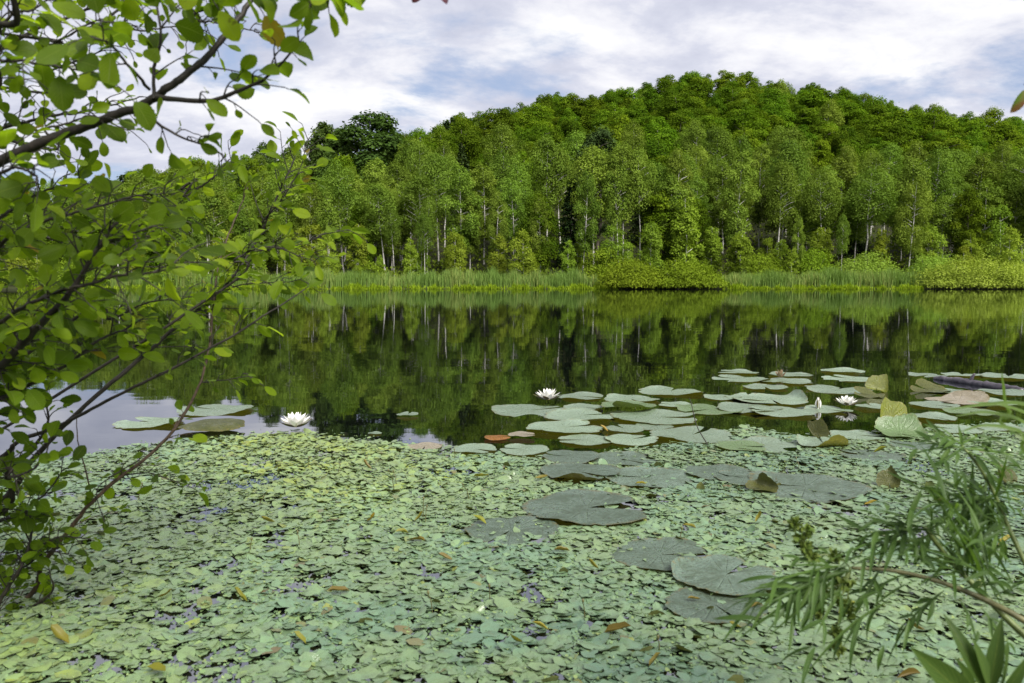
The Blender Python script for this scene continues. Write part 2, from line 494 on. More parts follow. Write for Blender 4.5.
def hash2(x, y):
    return (np.sin(x * 0.31 + 1.7) * np.cos(y * 0.27) + 0.6 * np.sin(x * 0.83 + y * 0.51) + 0.35 * np.sin(x * 1.9 - y * 1.3))


def terrain(x, y):
    x = np.asarray(x, float)
    y = np.asarray(y, float)
    near = 1.02 - y + 0.04 * np.sin(x * 5)
    left = -1.5 - x - 1.3 * np.maximum(0, y - 2.0)
    right = x - 1.25 - 1.3 * np.maximum(0, y - 1.2)
    far = y - shore(x)
    side = np.maximum(np.abs(x) - (150 + 0 * y), -50)
    s_near = np.maximum(np.maximum(near, left), right)
    zn = np.clip(s_near * 0.35, -0.5, 0.16)
    zf = np.clip(far * 0.15, -0.8, 0.35)
    zs = np.clip(side * 0.1, -0.8, 0.4)
    z = np.maximum(np.maximum(zn, zf), zs)
    u = np.where(y > 40, x / np.maximum(y, 1), 0)
    px = 512 + FPX * u
    D = ridge_d(px)
    Hr = np.maximum((281.5 - sil(px)) * D / FPX + EYE - TREE_TOP, 1.0)
    f = np.clip((y - 84) / (D - 84), 0, 1)
    f = 0.55 * f + 0.45 * f * f * (3 - 2 * f)
    hill = np.where(y > 84, Hr * f, 0)
    fall = np.clip((y - D) / 400, 0, 1)
    hill = hill * (1 - 0.7 * fall)
    return np.where(y > 84, np.maximum(z, 0.35) + hill + 0.25 * hash2(x, y) * np.clip((y - 84) / 20, 0, 1), z)


def warp(n, a, b, k):
    t = np.linspace(-1, 1, n)
    s = np.sinh(t * k) / math.sinh(k)
    return np.where(s < 0, s * -a, s * b)


gx = warp(241, -1500, 1500, 7.2)
gy = np.concatenate([warp(60, -200, 0, 5)[:30], np.linspace(0, 3.2, 60), np.geomspace(3.4, 78, 40), np.linspace(78.5, 90, 36), np.geomspace(91, 260, 80), np.geomspace(268, 2500, 20)])
GX, GY = np.meshgrid(gx, gy)
GZ = terrain(GX, GY)
nx_, ny_ = len(gx), len(gy)
idx = np.arange(nx_ * ny_).reshape(ny_, nx_)
F = np.stack([idx[:-1, :-1], idx[:-1, 1:], idx[1:, 1:], idx[1:, :-1]], -1).reshape(-1, 4)
M['soil'] = simple_mat('bank_soil', (0.022, 0.02, 0.012), 0.95, 0.1, 0, (1.7, (0.035, 0.045, 0.014)))
tag(obj('ground', mesh('ground', np.stack([GX, GY, GZ], -1), F, M['soil'], smooth=True)), kind='structure')

# ------------------------------------------------------------------ water
m, t = new_mat('pond_water')
tcn = nd(t, 'ShaderNodeTexCoord')
mpn = nd(t, 'ShaderNodeMapping', {0: tcn.outputs['Object'], 3: (0.45, 1.0, 1)})
wn = nd(t, 'ShaderNodeTexNoise', {'Vector': mpn.outputs[0], 'Scale': 1.6, 'Detail': 2.0, 'Roughness': 0.5})
wn2 = nd(t, 'ShaderNodeTexNoise', {'Vector': mpn.outputs[0], 'Scale': 9.0, 'Detail': 2.0, 'Roughness': 0.5})
hh = math_n(t, 'ADD', wn.outputs[0], math_n(t, 'MULTIPLY', wn2.outputs[0], 0.12))
bn = nd(t, 'ShaderNodeBump', {'Strength': 1.0, 'Distance': 0.0014, 'Height': hh})
fr = nd(t, 'ShaderNodeFresnel', {'IOR': 1.33, 'Normal': bn.outputs[0]})
fac = math_n(t, 'ADD', math_n(t, 'MULTIPLY', fr.outputs[0], 0.58), 0.28, True)
body = nd(t, 'ShaderNodeBsdfDiffuse', {0: (0.0025, 0.003, 0.003, 1)})
gl = nd(t, 'ShaderNodeBsdfGlossy', {0: (0.93, 0.95, 1.0, 1), 1: 0.02, 'Normal': bn.outputs[0]})
mx = nd(t, 'ShaderNodeMixShader', {0: fac, 1: body.outputs[0], 2: gl.outputs[0]})
nd(t, 'ShaderNodeOutputMaterial', {0: mx.outputs[0]})
wx = np.array([-148.0, 148.0])
tag(obj('pond_water', mesh('pond_water', [(-149, -1, 0), (149, -1, 0), (149, 90, 0), (-149, 90, 0)], np.array([[0, 1, 2, 3]]), m)), kind='structure')


# ------------------------------------------------------------------ foliage cards
def cards(P, Aax, Nn, L, W, fold=0.25):
    n = len(P)
    Aax = unit(Aax)
    Bx = unit(np.cross(Nn, Aax))
    N2 = np.cross(Aax, Bx)
    L = np.broadcast_to(L, (n,))[:, None]
    W = np.broadcast_to(W, (n,))[:, None]
    m_ = P + Aax * L * 0.5
    V = np.stack([P, m_ + Bx * W * 0.5 + N2 * W * fold, P + Aax * L, m_ - Bx * W * 0.5 + N2 * W * fold], 1)
    F = np.arange(n * 4).reshape(n, 4)
    return V.reshape(-1, 3), F


def lobes_cards(rng, lobes, n, L, W, droop=0.0, up=0.45, shell=0.55, jit=0.5):
    c = np.array([l[0] for l in lobes], float)
    r = np.array([l[1] for l in lobes], float)
    w = (r[:, 0] * r[:, 1] + r[:, 0] * r[:, 2])
    k = rng.choice(len(lobes), n, p=w / w.sum())
    d = unit(rng.normal(size=(n, 3)))
    d[:, 2] = np.where(d[:, 2] < -0.35, -d[:, 2] * 0.6, d[:, 2])
    d = unit(d)
    rr = shell + (1 - shell) * rng.random(n) ** 0.6
    rr += (rng.random(n) < 0.2) * rng.random(n) * 0.42
    P = c[k] + d * r[k] * rr[:, None]
    Nn = unit(d + np.array((0, 0, up)) + rng.normal(0, jit, (n, 3)) * 0.6)
    A = unit(rng.normal(size=(n, 3)) + d * 0.5 + np.array((0, 0, -1.0)) * droop)
    A = unit(A - Nn * (A * Nn).sum(1, keepdims=True) * (0.8 if droop == 0 else 0.3))
    s = 0.7 + 0.6 * rng.random(n)
    lob = rng.random(len(lobes))
    rnd = np.clip(0.4 * rng.random(n) + 0.6 * lob[k] + rng.normal(0, 0.05, n), 0, 1)
    V, F = cards(P, A, Nn, L * s, W * s)
    return V, F, np.repeat(rnd, 4)


def limb_tubes(mb, rng, H, zs, R, n, r0, rise=0.5):
    for i in range(n):
        z = zs[0] + (zs[1] - zs[0]) * (i + rng.random()) / n
        a = rng.random() * 6.28
        l = R * (0.6 + 0.4 * rng.random()) * (1 - 0.5 * (z - zs[0]) / max(zs[1] - zs[0], 1e-3))
        p0 = np.array((0, 0, z))
        p1 = p0 + np.array((math.cos(a) * l * 0.5, math.sin(a) * l * 0.5, l * rise * 0.6))
        p2 = p0 + np.array((math.cos(a + 0.3) * l, math.sin(a + 0.3) * l, l * rise))
        mb.tube(spline([p0, p1, p2], 5), np.linspace(r0 * 0.5, r0 * 0.1, 5), 5)


def trunk_curve(rng, H, lean=0.03, n=9):
    z = np.linspace(-0.3, H, n)
    w = np.cumsum(rng.normal(0, lean, (n, 2)), 0) * (H / 10)
    w -= w[0]
    return np.stack([w[:, 0], w[:, 1], z], 1)


def make_tree(kind, name, seed, H, R, z0, n_lobe, n_card, L, W, mat, bark, r0, droop=0.0, shape='round', lobe_r=(0.3, 0.45), limbs=7, top_taper=0.9):
    rng = np.random.default_rng(seed)
    root = empty(name)
    tk = trunk_curve(rng, H * 0.95, 0.05 if kind == 'birch' else 0.09)
    mb = MB()
    mb.tube(tk, np.linspace(r0, r0 * 0.15, len(tk)), 7)
    limb_tubes(mb, rng, H, (z0, H * 0.85), R * 0.95, limbs, r0, 0.55)
    obj('trunk', mb.build('trunk', M[bark]), root)
    lobes = []
    g = 2.39996
    for i in range(n_lobe):
        f = (i + 0.5) / n_lobe
        z = z0 + (H - z0) * f
        if shape == 'round':
            prof = math.sqrt(max(0.0, 1 - (2 * (f * 0.93 - 0.40)) ** 2 / 1.5)) if f > 0.35 else 0.72 + 0.7 * f
        elif shape == 'egg':
            prof = max(0.0, math.sin(math.pi * (0.13 + 0.80 * f))) ** 0.75
        else:
            prof = (1 - f) ** 0.8 + 0.05
        prof = max(prof, 0.1)
        rr = R * prof * (0.55 + 0.45 * rng.random() ** 0.7)
        a = i * g + rng.normal(0, 0.4)
        if rng.random() < 0.12:
            continue
        q = R * (lobe_r[0] + (lobe_r[1] - lobe_r[0]) * rng.random()) * (0.55 + 0.45 * prof) * rng.choice([0.7, 1.0, 1.0, 1.25])
        cz = z - q * 0.75
        tx = np.interp(z, tk[:, 2], tk[:, 0])
        ty = np.interp(z, tk[:, 2], tk[:, 1])
        lobes.append(((tx + math.cos(a) * max(rr - q * 0.5, 0), ty + math.sin(a) * max(rr - q * 0.5, 0), cz), (q, q, q * (0.75 if shape == 'round' else 1.15))))
        if shape == 'round' and i % 3 == 0:
            lobes.append(((tx + math.cos(a + 2) * rr * 0.35, ty + math.sin(a + 2) * rr * 0.35, z), (q, q, q * 0.8)))
    V, F, rnd = lobes_cards(rng, lobes, n_card, L, W, droop)
    obj('crown', mesh('crown', V, F, M[mat], rnd), root)
    return root


def make_spruce(name, seed, H, R, mat, n_card):
    rng = np.random.default_rng(seed)
    root = empty(name)
    tk = trunk_curve(rng, H, 0.01)
    obj('trunk', MB().tube(tk, np.linspace(H * 0.014, 0.02, len(tk)), 7).build('trunk', M['bark']), root)
    nb = 150
    Ps, As, Ns, Rn = [], [], [], []
    for i in range(nb):
        f = (i / nb)
        z = H * (0.08 + 0.92 * f)
        l = (R * (1 - f) ** 0.85 + 0.15) * (0.7 + 0.4 * rng.random())
        a = rng.random() * 6.283
        k = int(n_card / nb * (0.5 + 1.1 * (1 - f)))
        s = rng.random(k) ** 0.7
        d = np.array((math.cos(a), math.sin(a), 0))
        side = np.array((-d[1], d[0], 0))
        P = d * (s * l)[:, None] + side * (rng.normal(0, 0.22, k) * l * (0.3 + 0.5 * s))[:, None]
        P[:, 2] = z - 0.28 * s * l + 0.12 * s * s * l + rng.normal(0, 0.08, k)
        Ps.append(P)
        As.append(unit(d + rng.normal(0, 0.5, (k, 3)) + np.array((0, 0, -0.35))))
        Ns.append(unit(np.array((0, 0, 1.0)) + d * 0.5 + rng.normal(0, 0.4, (k, 3))))
        Rn.append(np.clip(np.full(k, rng.random()) * 0.5 + 0.5 * rng.random(k), 0, 1))
    P, A, N_, Rn = map(np.concatenate, (Ps, As, Ns, Rn))
    V, F = cards(P, A, N_, 0.5, 0.2)
    obj('crown', mesh('crown', V, F, M[mat], np.repeat(Rn, 4)), root)
    return root


proto = {'beech': [], 'birch': [], 'young': [], 'dark': [], 'spruce': []}
for s in range(6):
    proto['beech'].append((make_tree('beech', 'beech_tree', 10 + s, 12.5, 3.3 + 0.35 * (s % 3), 2.2, 40, 11500, 0.28, 0.21, 'beech', 'bark', 0.22, 0.0, 'round' if s % 2 else 'egg', (0.22, 0.46), 9), 12.5))
for s in range(5):
    proto['birch'].append((make_tree('birch', 'birch_tree', 30 + s, 13.0, 2.2 + 0.25 * (s % 3), (3.4, 6.2, 6.8, 3.2, 4.4)[s], 38, (9500, 7000, 6500, 9500, 8000)[s], 0.23, 0.12, 'birch', 'birchbark', 0.105, 0.9, 'egg', (0.26, 0.46), 12), 13.0))
for s in range(4):
    proto['young'].append((make_tree('birch', 'young_birch_tree', 50 + s, 6.5, 1.25 + 0.2 * (s % 3), 0.7, 26, 4200, 0.20, 0.11, 'young', 'birchbark', 0.06, 0.5, 'egg', (0.28, 0.5), 8), 6.5))
for s in range(2):
    proto['dark'].append((make_tree('dark', 'oak_tree', 70 + s, 17.0, 3.9, 4, 36, 14000, 0.36, 0.26, 'dark', 'bark', 0.26, 0.0, 'egg', (0.26, 0.42), 12), 17.0))
proto['pine'] = [(make_tree('pine', 'pine_tree', 80, 15.0, 2.6, 2.5, 34, 8500, 0.32, 0.14, 'spruce', 'bark', 0.2, 0.0, 'egg', (0.3, 0.46), 10), 15.0)]
for s in range(2):
    proto['spruce'].append((make_spruce('spruce_tree', 90 + s, 13.0, 2.4, 'spruce', 5200), 13.0))

used = {}
TREES = []      # (root, kind, px, d)


def place(kind, x, y, h, rng, wide=1.0, var=None):
    lst = proto[kind]
    v = int(rng.integers(len(lst))) if var is None else var
    root, H = lst[v]
    if used.get((kind, v)):
        root = copy_tree(root)
    used[(kind, v)] = True
    root.location = (x, y, float(terrain(x, y)) - 0.05)
    k = h / H
    root.scale = (k * wide, k * wide, k)
    root.rotation_euler = (rng.normal(0, 0.03), rng.normal(0, 0.03), rng.random() * 6.283)
    TREES.append((root, kind, 512 + FPX * x / y, y, h))
    return root


rng = np.random.default_rng(5)
# trees one can pick out along the far shore: kind, trunk px, top py, distance, width
PICK = [('birch', 582, 172, 88, 0.75, 0), ('birch', 618, 158, 90, 0.7, 1), ('birch', 640, 150, 91, 0.75, 2), ('birch', 672, 150, 91, 0.8, 3),
        ('birch', 905, 178, 86.5, 0.85, 4), ('birch', 795, 215, 86, 0.6, 0), ('birch', 840, 215, 87, 0.6, 1), ('birch', 855, 178, 99, 0.8, 2),
        ('birch', 497, 192, 89, 0.8, 3), ('birch', 540, 198, 88, 0.7, 4), ('birch', 470, 190, 92, 0.9, 0), ('birch', 425, 215, 89, 0.8, 1),
        ('birch', 395, 205, 90, 0.7, 2), ('birch', 376, 184, 95, 1.0, 3), ('birch', 345, 168, 100, 1.15, 4), ('birch', 197, 186, 90, 0.9, 0),
        ('birch', 215, 180, 92, 0.8, 1), ('birch', 310, 186, 91, 0.8, 2), ('birch', 278, 190, 90, 0.8, 3), ('birch', 255, 195, 93, 0.9, 4),
        ('birch', 160, 200, 91, 0.9, 0), ('birch', 120, 195, 92, 1.0, 2), ('birch', 40, 205, 93, 1.0, 1), ('birch', 80, 198, 95, 1.0, 3),
        ('birch', 735, 172, 95, 1.05, 2), ('birch', 775, 158, 100, 1.15, 0), ('birch', 825, 168, 104, 1.05, 3), ('birch', 950, 176, 97, 1.2, 1), ('birch', 560, 150, 103, 1.0, 1),
        ('birch', 505, 152, 104, 1.0, 4), ('birch', 445, 158, 106, 1.0, 2), ('birch', 698, 176, 95, 1.0, 4), ('birch', 300, 150, 108, 1.0, 0),
        ('young', 685, 195, 87, 1.1, 0), ('young', 650, 222, 85.5, 1.0, 1), ('young', 610, 226, 86, 1.1, 2), ('young', 735, 235, 87, 1.0, 3), ('young', 358, 222, 86.5, 1.0, 0),
        ('young', 525, 238, 86, 1.0, 1), ('young', 998, 205, 90, 1.0, 2), ('young', 970, 232, 88, 1.0, 3), ('young', 880, 228, 88, 0.9, 0), ('young', 925, 232, 88, 1.0, 1),
        ('young', 455, 232, 86.5, 1.0, 2), ('young', 410, 238, 86, 1.0, 3), ('young', 330, 232, 86, 1.0, 1), ('young', 765, 238, 88, 1.0, 2), ('young', 815, 226, 89, 1.0, 0),
        ('young', 240, 235, 86, 1.0, 3), ('young', 180, 240, 86, 1.0, 0), ('young', 100, 238, 86, 1.0, 1), ('young', 20, 240, 86, 1.0, 2), ('young', 568, 240, 85.5, 1.0, 3),
        ('pine', 597, 132, 104, 1.25, 0), ('pine', 455, 172, 112, 0.9, 0), ('spruce', 640, 176, 108, 1.0, 0), ('spruce', 725, 200, 104, 0.9, 1),
        ('dark', 366, 117, 125, 1.55, 0), ('dark', 333, 126, 130, 1.0, 1), ('dark', 266, 146, 135, 0.9, 0), ('dark', 394, 140, 132, 1.1, 1), ('dark', 346, 132, 128, 1.2, 1), ('dark', 300, 150, 134, 1.2, 0), ('spruce', 318, 140, 130, 0.8, 1), ('dark', 990, 165, 120, 1.5, 1),
        ('spruce', 95, 182, 140, 0.9, 0), ('spruce', 112, 186, 143, 0.9, 1), ('spruce', 75, 188, 145, 0.9, 1), ('spruce', 5, 192, 145, 0.9, 0), ('spruce', 535, 168, 116, 0.9, 1)]
for kind, px, py, d, wide, v in PICK:
    x = (px - 512) / FPX * d
    top = EYE + (281.5 - py) / FPX * d
    h = top - float(terrain(x, d))
    place(kind, x, d, h, rng, wide * (1.0 if kind != 'birch' else 1.0), v)

for i in range(34):
    d = 84.2 + 6.5 * rng.random()
    px = -60 + 1150 * (i + rng.random()) / 34
    place('young', (px - 512) / FPX * d, d, 2.6 + 3.4 * rng.random(), rng, 1.0 + 0.5 * rng.random())
# the wood behind, front to back; a tree that shows nothing above those before it is left out
sky_line = np.full(1400, 262.0)          # px -180 .. 1220
for root, kind, px, d, h in TREES:
    if kind == 'young':
        continue
    w = {'birch': 2.0, 'dark': 3.5, 'pine': 2.8, 'spruce': 1.6}[kind] * FPX / d * 0.5
    top = 281.5 - (h + float(terrain((px - 512) / FPX * d, d)) - EYE) / d * FPX
    a, b = int(max(px - w + 180, 0)), int(min(px + w + 180, 1399))
    if d < 112:
        sky_line[a:b] = np.minimum(sky_line[a:b], top + 22)
cand = []
d = 91.0
while d < 240:
    f = min(1.0, max(0.0, (d - 90) / 90))
    sp = 4.4 + 2.2 * f
    n = int((1300 / FPX * d) / sp)
    for i in range(n):
        px = -130 + 1280 * (i + rng.random() * 0.9) / n
        cand.append((d + rng.normal(0, sp * 0.25), px))
    d += sp * 0.78
cand.sort()
for d, px in cand:
    D = float(ridge_d(px))
    if d > D + 4 or d < 88:
        continue
    f = (d - 84) / (D - 84)
    x = (px - 512) / FPX * d
    z = float(terrain(x, d))
    u = rng.random()
    if d < 104:
        kind = 'birch' if u < 0.78 else ('beech' if u < 0.94 else 'spruce')
    elif d < 128:
        kind = 'birch' if u < 0.42 else ('beech' if u < 0.93 else 'spruce')
    elif px < 330:
        kind = 'birch' if u < 0.25 else ('beech' if u < 0.75 else 'spruce')
    else:
        kind = 'birch' if u < 0.07 else ('beech' if u < 0.985 else 'spruce')
    h = {'birch': 12.0, 'beech': 10.2, 'spruce': 11.0}[kind] * (0.72 + 0.52 * rng.random())
    if d < 112 and kind != 'birch':
        h *= 0.8
    top_sil = EYE + (281.5 - sil(px) + rng.normal(0, 3.0)) / FPX * d
    h = min(h, max(top_sil - z, 6))
    top = 281.5 - (h + z - EYE) / d * FPX
    wpx = {'birch': 2.0, 'beech': 3.4, 'spruce': 1.6}[kind] * h / 12.5 * FPX / d
    a, b = int(px - wpx * 0.7 + 180), int(px + wpx * 0.7 + 180)
    seg = sky_line[max(a, 0):min(b, 1399)]
    if len(seg) == 0:
        continue
    if seg.max() - top < 10 or seg.mean() - top < 4.0:
        continue
    place(kind, x, d, h, rng, (0.8 + 0.85 * rng.random() ** 1.4) if kind == 'beech' else (0.85 + 0.35 * rng.random()))
    c = np.arange(max(a, 0), min(b, 1399))
    prof = top + 4 + 14 * np.abs((c - 180 - px) / wpx) ** 2
    sky_line[c] = np.minimum(sky_line[c], prof)
for kind, lst in proto.items():        # prototypes nobody placed
    for v, (root, H) in enumerate(lst):
        if not used.get((kind, v)):
            for ch in list(root.children):
                bpy.data.objects.remove(ch)
            bpy.data.objects.remove(root)

BINS = [(60, 'at the left edge'), (130, 'behind the near shrub'), (215, 'beyond the dark limb'), (300, 'beyond the shrub tips'), (345, 'below the left dark oak'), (390, 'below the right dark oak'),
        (430, 'above the left reed bed'), (470, 'above the reed bed middle'), (515, 'above the reed bed end'), (560, 'left of the dark pine'), (630, 'around the dark pine'), (675, 'above the round willow bush'), (720, 'above the willow bush end'),
        (755, 'right of the willow bush'), (790, 'above the right reeds'), (830, 'above the right reeds middle'), (870, 'above the right reeds end'), (910, 'by the brightest white trunk'), (950, 'left of the pale bush'), (1000, 'above the pale bush'), (9999, 'at the right edge')]
ROWS = [(88.7, 'at the water edge'), (98, 'in the shore row'), (112, 'in the second row'), (123, 'at the hill foot'), (136, 'on the lower slope'), (150, 'below mid slope'), (166, 'at mid slope'), (184, 'above mid slope'), (204, 'on the upper slope'), (9999, 'on the ridge')]
ORD = ['', 'second', 'third', 'fourth', 'fifth', 'sixth', 'seventh', 'eighth', 'ninth', 'tenth', 'eleventh', 'twelfth', 'thirteenth', 'fourteenth', 'fifteenth']
LOOK = {'birch': ('pale birch', 'birch tree', 'birches in the wood across the pond'), 'beech': ('leafy green beech', 'beech tree', 'beeches covering the hill'), 'young': ('small bright birch', 'young birch', 'young birches along the far shore'),
        'dark': ('tall dark oak', 'oak tree', 'dark oaks standing over the wood'), 'pine': ('dark dense pine', 'pine tree', 'dark pines in the wood'), 'spruce': ('dark pointed spruce', 'spruce tree', 'spruces in the wood')}
cells = {}
for tr in TREES:
    b = next(i for i, (x, s) in enumerate(BINS) if tr[2] < x)
    r = next(i for i, (x, s) in enumerate(ROWS) if tr[3] < x)
    cells.setdefault((tr[1], r, b), []).append(tr)
for (kind, r, b), lst in cells.items():
    lst.sort(key=lambda q: q[2])
    look, cat, grp = LOOK[kind]
    for i, tr in enumerate(lst):
        o = '' if len(lst) == 1 else (', leftmost' if i == 0 else ', %s from left' % (ORD + ['next'] * 20)[i])
        tag(tr[0], '%s%s, %s %s' % (look, o, ROWS[r][1], BINS[b][1]), cat, grp)
open('/tmp/trees.txt','w').write(repr((len(TREES), {k: sum(1 for q in TREES if q[1] == k) for k in proto}, max(map(len, cells.values()))))) if False else None
print('TREES', len(TREES), {k: sum(1 for q in TREES if q[1] == k) for k in proto})


# ------------------------------------------------------------------ shore bushes
def bush(px, Y, wpx, toppx, mat, seed, label, n=5200, L=0.22, W=0.10, depth=None, name='willow_bush'):
    rng = np.random.default_rng(seed)
    x = (px - 512) / FPX * Y
    z0 = max(float(terrain(x, Y)), 0.02)
    Rx = wpx * 0.5 * Y / FPX
    H = EYE + (281.5 - toppx) / FPX * Y - z0
    Ry = depth or min(Rx, H * 1.1)
    root = empty(name, (x, Y, z0))
    mb = MB()
    lobes = []
    nl = max(10, int(Rx * 6))
    for i in range(nl):
        a = i * 2.39996
        f = math.sqrt((i + 0.4) / nl)
        q = min(H, Rx) * (0.24 + 0.16 * rng.random())
        cxx, cyy = math.cos(a) * f * (Rx - q * 0.6), math.sin(a) * f * max(Ry - q * 0.6, 0.1)
        hz = H * math.sqrt(max(0.03, 1 - f * f * 0.97)) * (0.66 + 0.40 * rng.random()) - q * 0.8
        lobes.append(((cxx, cyy, max(hz, q * 0.5)), (q * 1.2, q * 1.1, q)))
        if hz > H * 0.35:
            lobes.append(((cxx * 1.05, cyy * 1.08, hz * 0.45), (q * 1.2, q * 1.1, q * 1.1)))
        lobes.append(((cxx * 1.08, cyy * 1.15 - 0.3, 0.35), (q * 1.1, q, 0.6)))
        if i % 2 == 0:
            mb.tube(spline([(cxx * 0.2, cyy * 0.2, -0.2), (cxx * 0.6, cyy * 0.6, hz * 0.5), (cxx, cyy, max(hz, 0.3) + q * 0.4)], 6), np.linspace(0.05, 0.012, 6), 5)
    obj('stems', mb.build('stems', M['bark']), root).name = 'branching_stem'
    V, F, rnd = lobes_cards(rng, lobes, n * 2, L, W, 0.0, 0.6, 0.5)
    V[:, 2] = np.where(V[:, 2] < -z0 + 0.03, -z0 + 0.03 + 0.15 * rng.random(len(V)), V[:, 2])
    obj('foliage', mesh('foliage', V, F, M[mat], rnd), root)
    tag(root, label, 'bush', 'bushes along the far shore')
    return root


bush(632, 81.0, 66, 257, 'willow', 201, 'left half of the round green willow bushes, at the water edge left of centre', 6000)
bush(686, 80.5, 78, 258, 'willow', 202, 'widest round green willow bush overhanging the water right of the left reed bed', 7000)
bush(605, 85.5, 50, 246, 'willow', 203, 'taller green willow bush rising behind the left reed bed end', 4500)
bush(975, 80.5, 118, 254, 'palewillow', 204, 'broad pale yellow green willow bush overhanging the water at the right edge', 9000, depth=4.0)
bush(1065, 81.0, 120, 250, 'palewillow', 205, 'pale willow bush cut off by the right edge of the view', 7000, depth=4.0)
bush(930, 85.5, 60, 252, 'palewillow', 206, 'smaller pale willow bush behind the end of the right reed bed', 4500)
bush(755, 87.0, 60, 250, 'willow', 207, 'green willow bush behind the left end of the right reed bed', 4500)
bush(808, 87.5, 56, 248, 'willow', 208, 'bright willow bush behind the middle of the right reed bed', 4500)
bush(862, 87.5, 66, 250, 'palewillow', 209, 'pale willow bush behind the right reed bed below two white trunks', 4500)
bush(990, 90.0, 90, 236, 'palewillow', 210, 'tall pale willow bush behind the broad shore bush at right', 5000)
bush(372, 83.6, 34, 262, 'willow', 211, 'low green bush standing in the left reed bed', 3000)
bush(70, 83.5, 90, 258, 'willow', 212, 'green bush on the far shore behind the near shrub at left edge', 5000)
bush(180, 84.0, 70, 262, 'willow', 213, 'low green bush on the far shore beyond the near shrub branches', 4000)
bush(-30, 83.5, 100, 255, 'willow', 214, 'far shore bush cut off by the left edge of the view', 4000)


# ------------------------------------------------------------------ reeds, sedge, undergrowth
def blades(rng, X, Y, Z, H, W, lean=0.18):
    n = len(X)
    a = rng.random(n) * 6.283
    l = lean * H * rng.random(n)
    b = np.stack([np.cos(a + 1.57), np.sin(a + 1.57), 0 * a], 1) * (W * 0.5)[:, None]
    dx = np.stack([np.cos(a) * l, np.sin(a) * l, 0 * a], 1)
    p0 = np.stack([X, Y, Z], 1)
    up = np.zeros((n, 3))
    up[:, 2] = H
    p1 = p0 + up * 0.6 + dx * 0.35
    p2 = p0 + up + dx
    V = np.stack([p0 - b, p0 + b, p1 + b * 0.8, p1 - b * 0.8, p2], 1)
    base = np.arange(n)[:, None] * 5
    F = np.concatenate([base + np.array([[0, 1, 2, 3]]), base + np.array([[3, 2, 4, 4]])])
    return V.reshape(-1, 3), F


def quads_tris(F):
    return [tuple(dict.fromkeys(f)) for f in F.tolist()]


def reed_bed(name, x0px, x1px, n, seed, label):
    rng = np.random.default_rng(seed)
    px = x0px + (x1px - x0px) * rng.random(n)
    dy = rng.random(n)
    Y0 = (px - 512) / FPX * 82
    sh = shore(Y0)
    Y = sh + 0.8 + 3.2 * dy
    X = (px - 512) / FPX * Y
    Z = np.maximum(terrain(X, Y), 0) - 0.1
    H = 0.88 * (1.15 + 0.85 * rng.random(n) + 0.30 * np.sin(X * 0.7) * np.cos(X * 0.23 + 2) + 0.18 * np.sin(X * 2.9 + 1) + 0.14 * np.sin(X * 5.3) + 0.25 * dy)
    endf = np.clip(np.minimum(px - x0px, x1px - px) / 14.0, 0, 1)
    H = H * (0.55 + 0.45 * endf)
    clump = 0.5 + 0.5 * np.sin(X * 1.3 + 2 * np.sin(X * 0.37)) * np.cos(X * 0.61 + 1)
    ok = rng.random(n) < (0.45 + 0.55 * clump) * (0.3 + 0.7 * endf)
    X, Y, Z, H, px = X[ok], Y[ok], Z[ok], H[ok] * (0.85 + 0.22 * clump[ok]), px[ok]
    n = len(X)
    V, F = blades(rng, X, Y, Z, H, np.full(n, 0.045) + 0.05 * rng.random(n) ** 2, 0.38)
    rnd = np.repeat(np.clip(rng.random(n) * 0.8 + 0.2 * np.sin(X * 0.9) + 0.1, 0, 1), 5)
    tag(obj(name, mesh(name, V, quads_tris(F), M['reed'], rnd)), label, 'reeds', kind='stuff')


def sedge_band(name, x0px, x1px, n, seed, label):
    rng = np.random.default_rng(seed)
    px = x0px + (x1px - x0px) * rng.random(n)
    X0 = (px - 512) / FPX * 80.5
    Y = shore(X0) - 0.5 + 1.5 * rng.random(n)
    X = (px - 512) / FPX * Y
    Z = np.maximum(terrain(X, Y), 0) - 0.03
    tuft = 0.55 + 0.25 * np.sin(X * 1.7 + 0.6 * np.sin(X * 0.6)) * np.cos(X * 0.53) + 0.2 * np.sin(X * 4.3 + 2 * np.sin(X)) + 0.2 * np.sin(X * 9.1 + Y * 3)
    H = (0.28 + 0.4 * rng.random(n)) * np.clip(tuft, 0.15, 1)
    brk = 0.5 + 0.5 * np.sin(X * 0.83 + 1.5 * np.sin(X * 0.31)) + 0.35 * np.sin(X * 3.1)
    ok = rng.random(n) < np.clip(0.25 + brk, 0.12, 1)
    X, Y, Z, H = X[ok], Y[ok] + 0.25 * np.sin(X[ok] * 0.9), Z[ok], H[ok] * rng.uniform(0.6, 1.25, int(ok.sum()))
    n = len(X)
    V, F = blades(rng, X, Y, Z, H, np.full(n, 0.05) + 0.04 * rng.random(n), 0.9)
    tag(obj(name, mesh(name, V, quads_tris(F), M['sedge'], np.repeat(rng.random(n), 5))), label, 'sedge', kind='stuff')


reed_bed('reed_bed', 296, 606, 13000, 301, 'blue green reed bed along the far shore left of the willow bushes')
reed_bed('reed_bed', 720, 932, 10000, 302, 'blue green reed bed along the far shore between the willow bushes')
reed_bed('reed_bed', 36, 300, 6000, 303, 'reed bed along the far shore behind the near shrub')
sedge_band('sedge', 230, 618, 14000, 304, 'yellow green sedge fringe in front of the left reed bed')
sedge_band('sedge', 722, 922, 7000, 305, 'yellow green sedge fringe in front of the right reed bed')
sedge_band('sedge', 20, 230, 5000, 306, 'yellow green sedge fringe behind the near shrub')

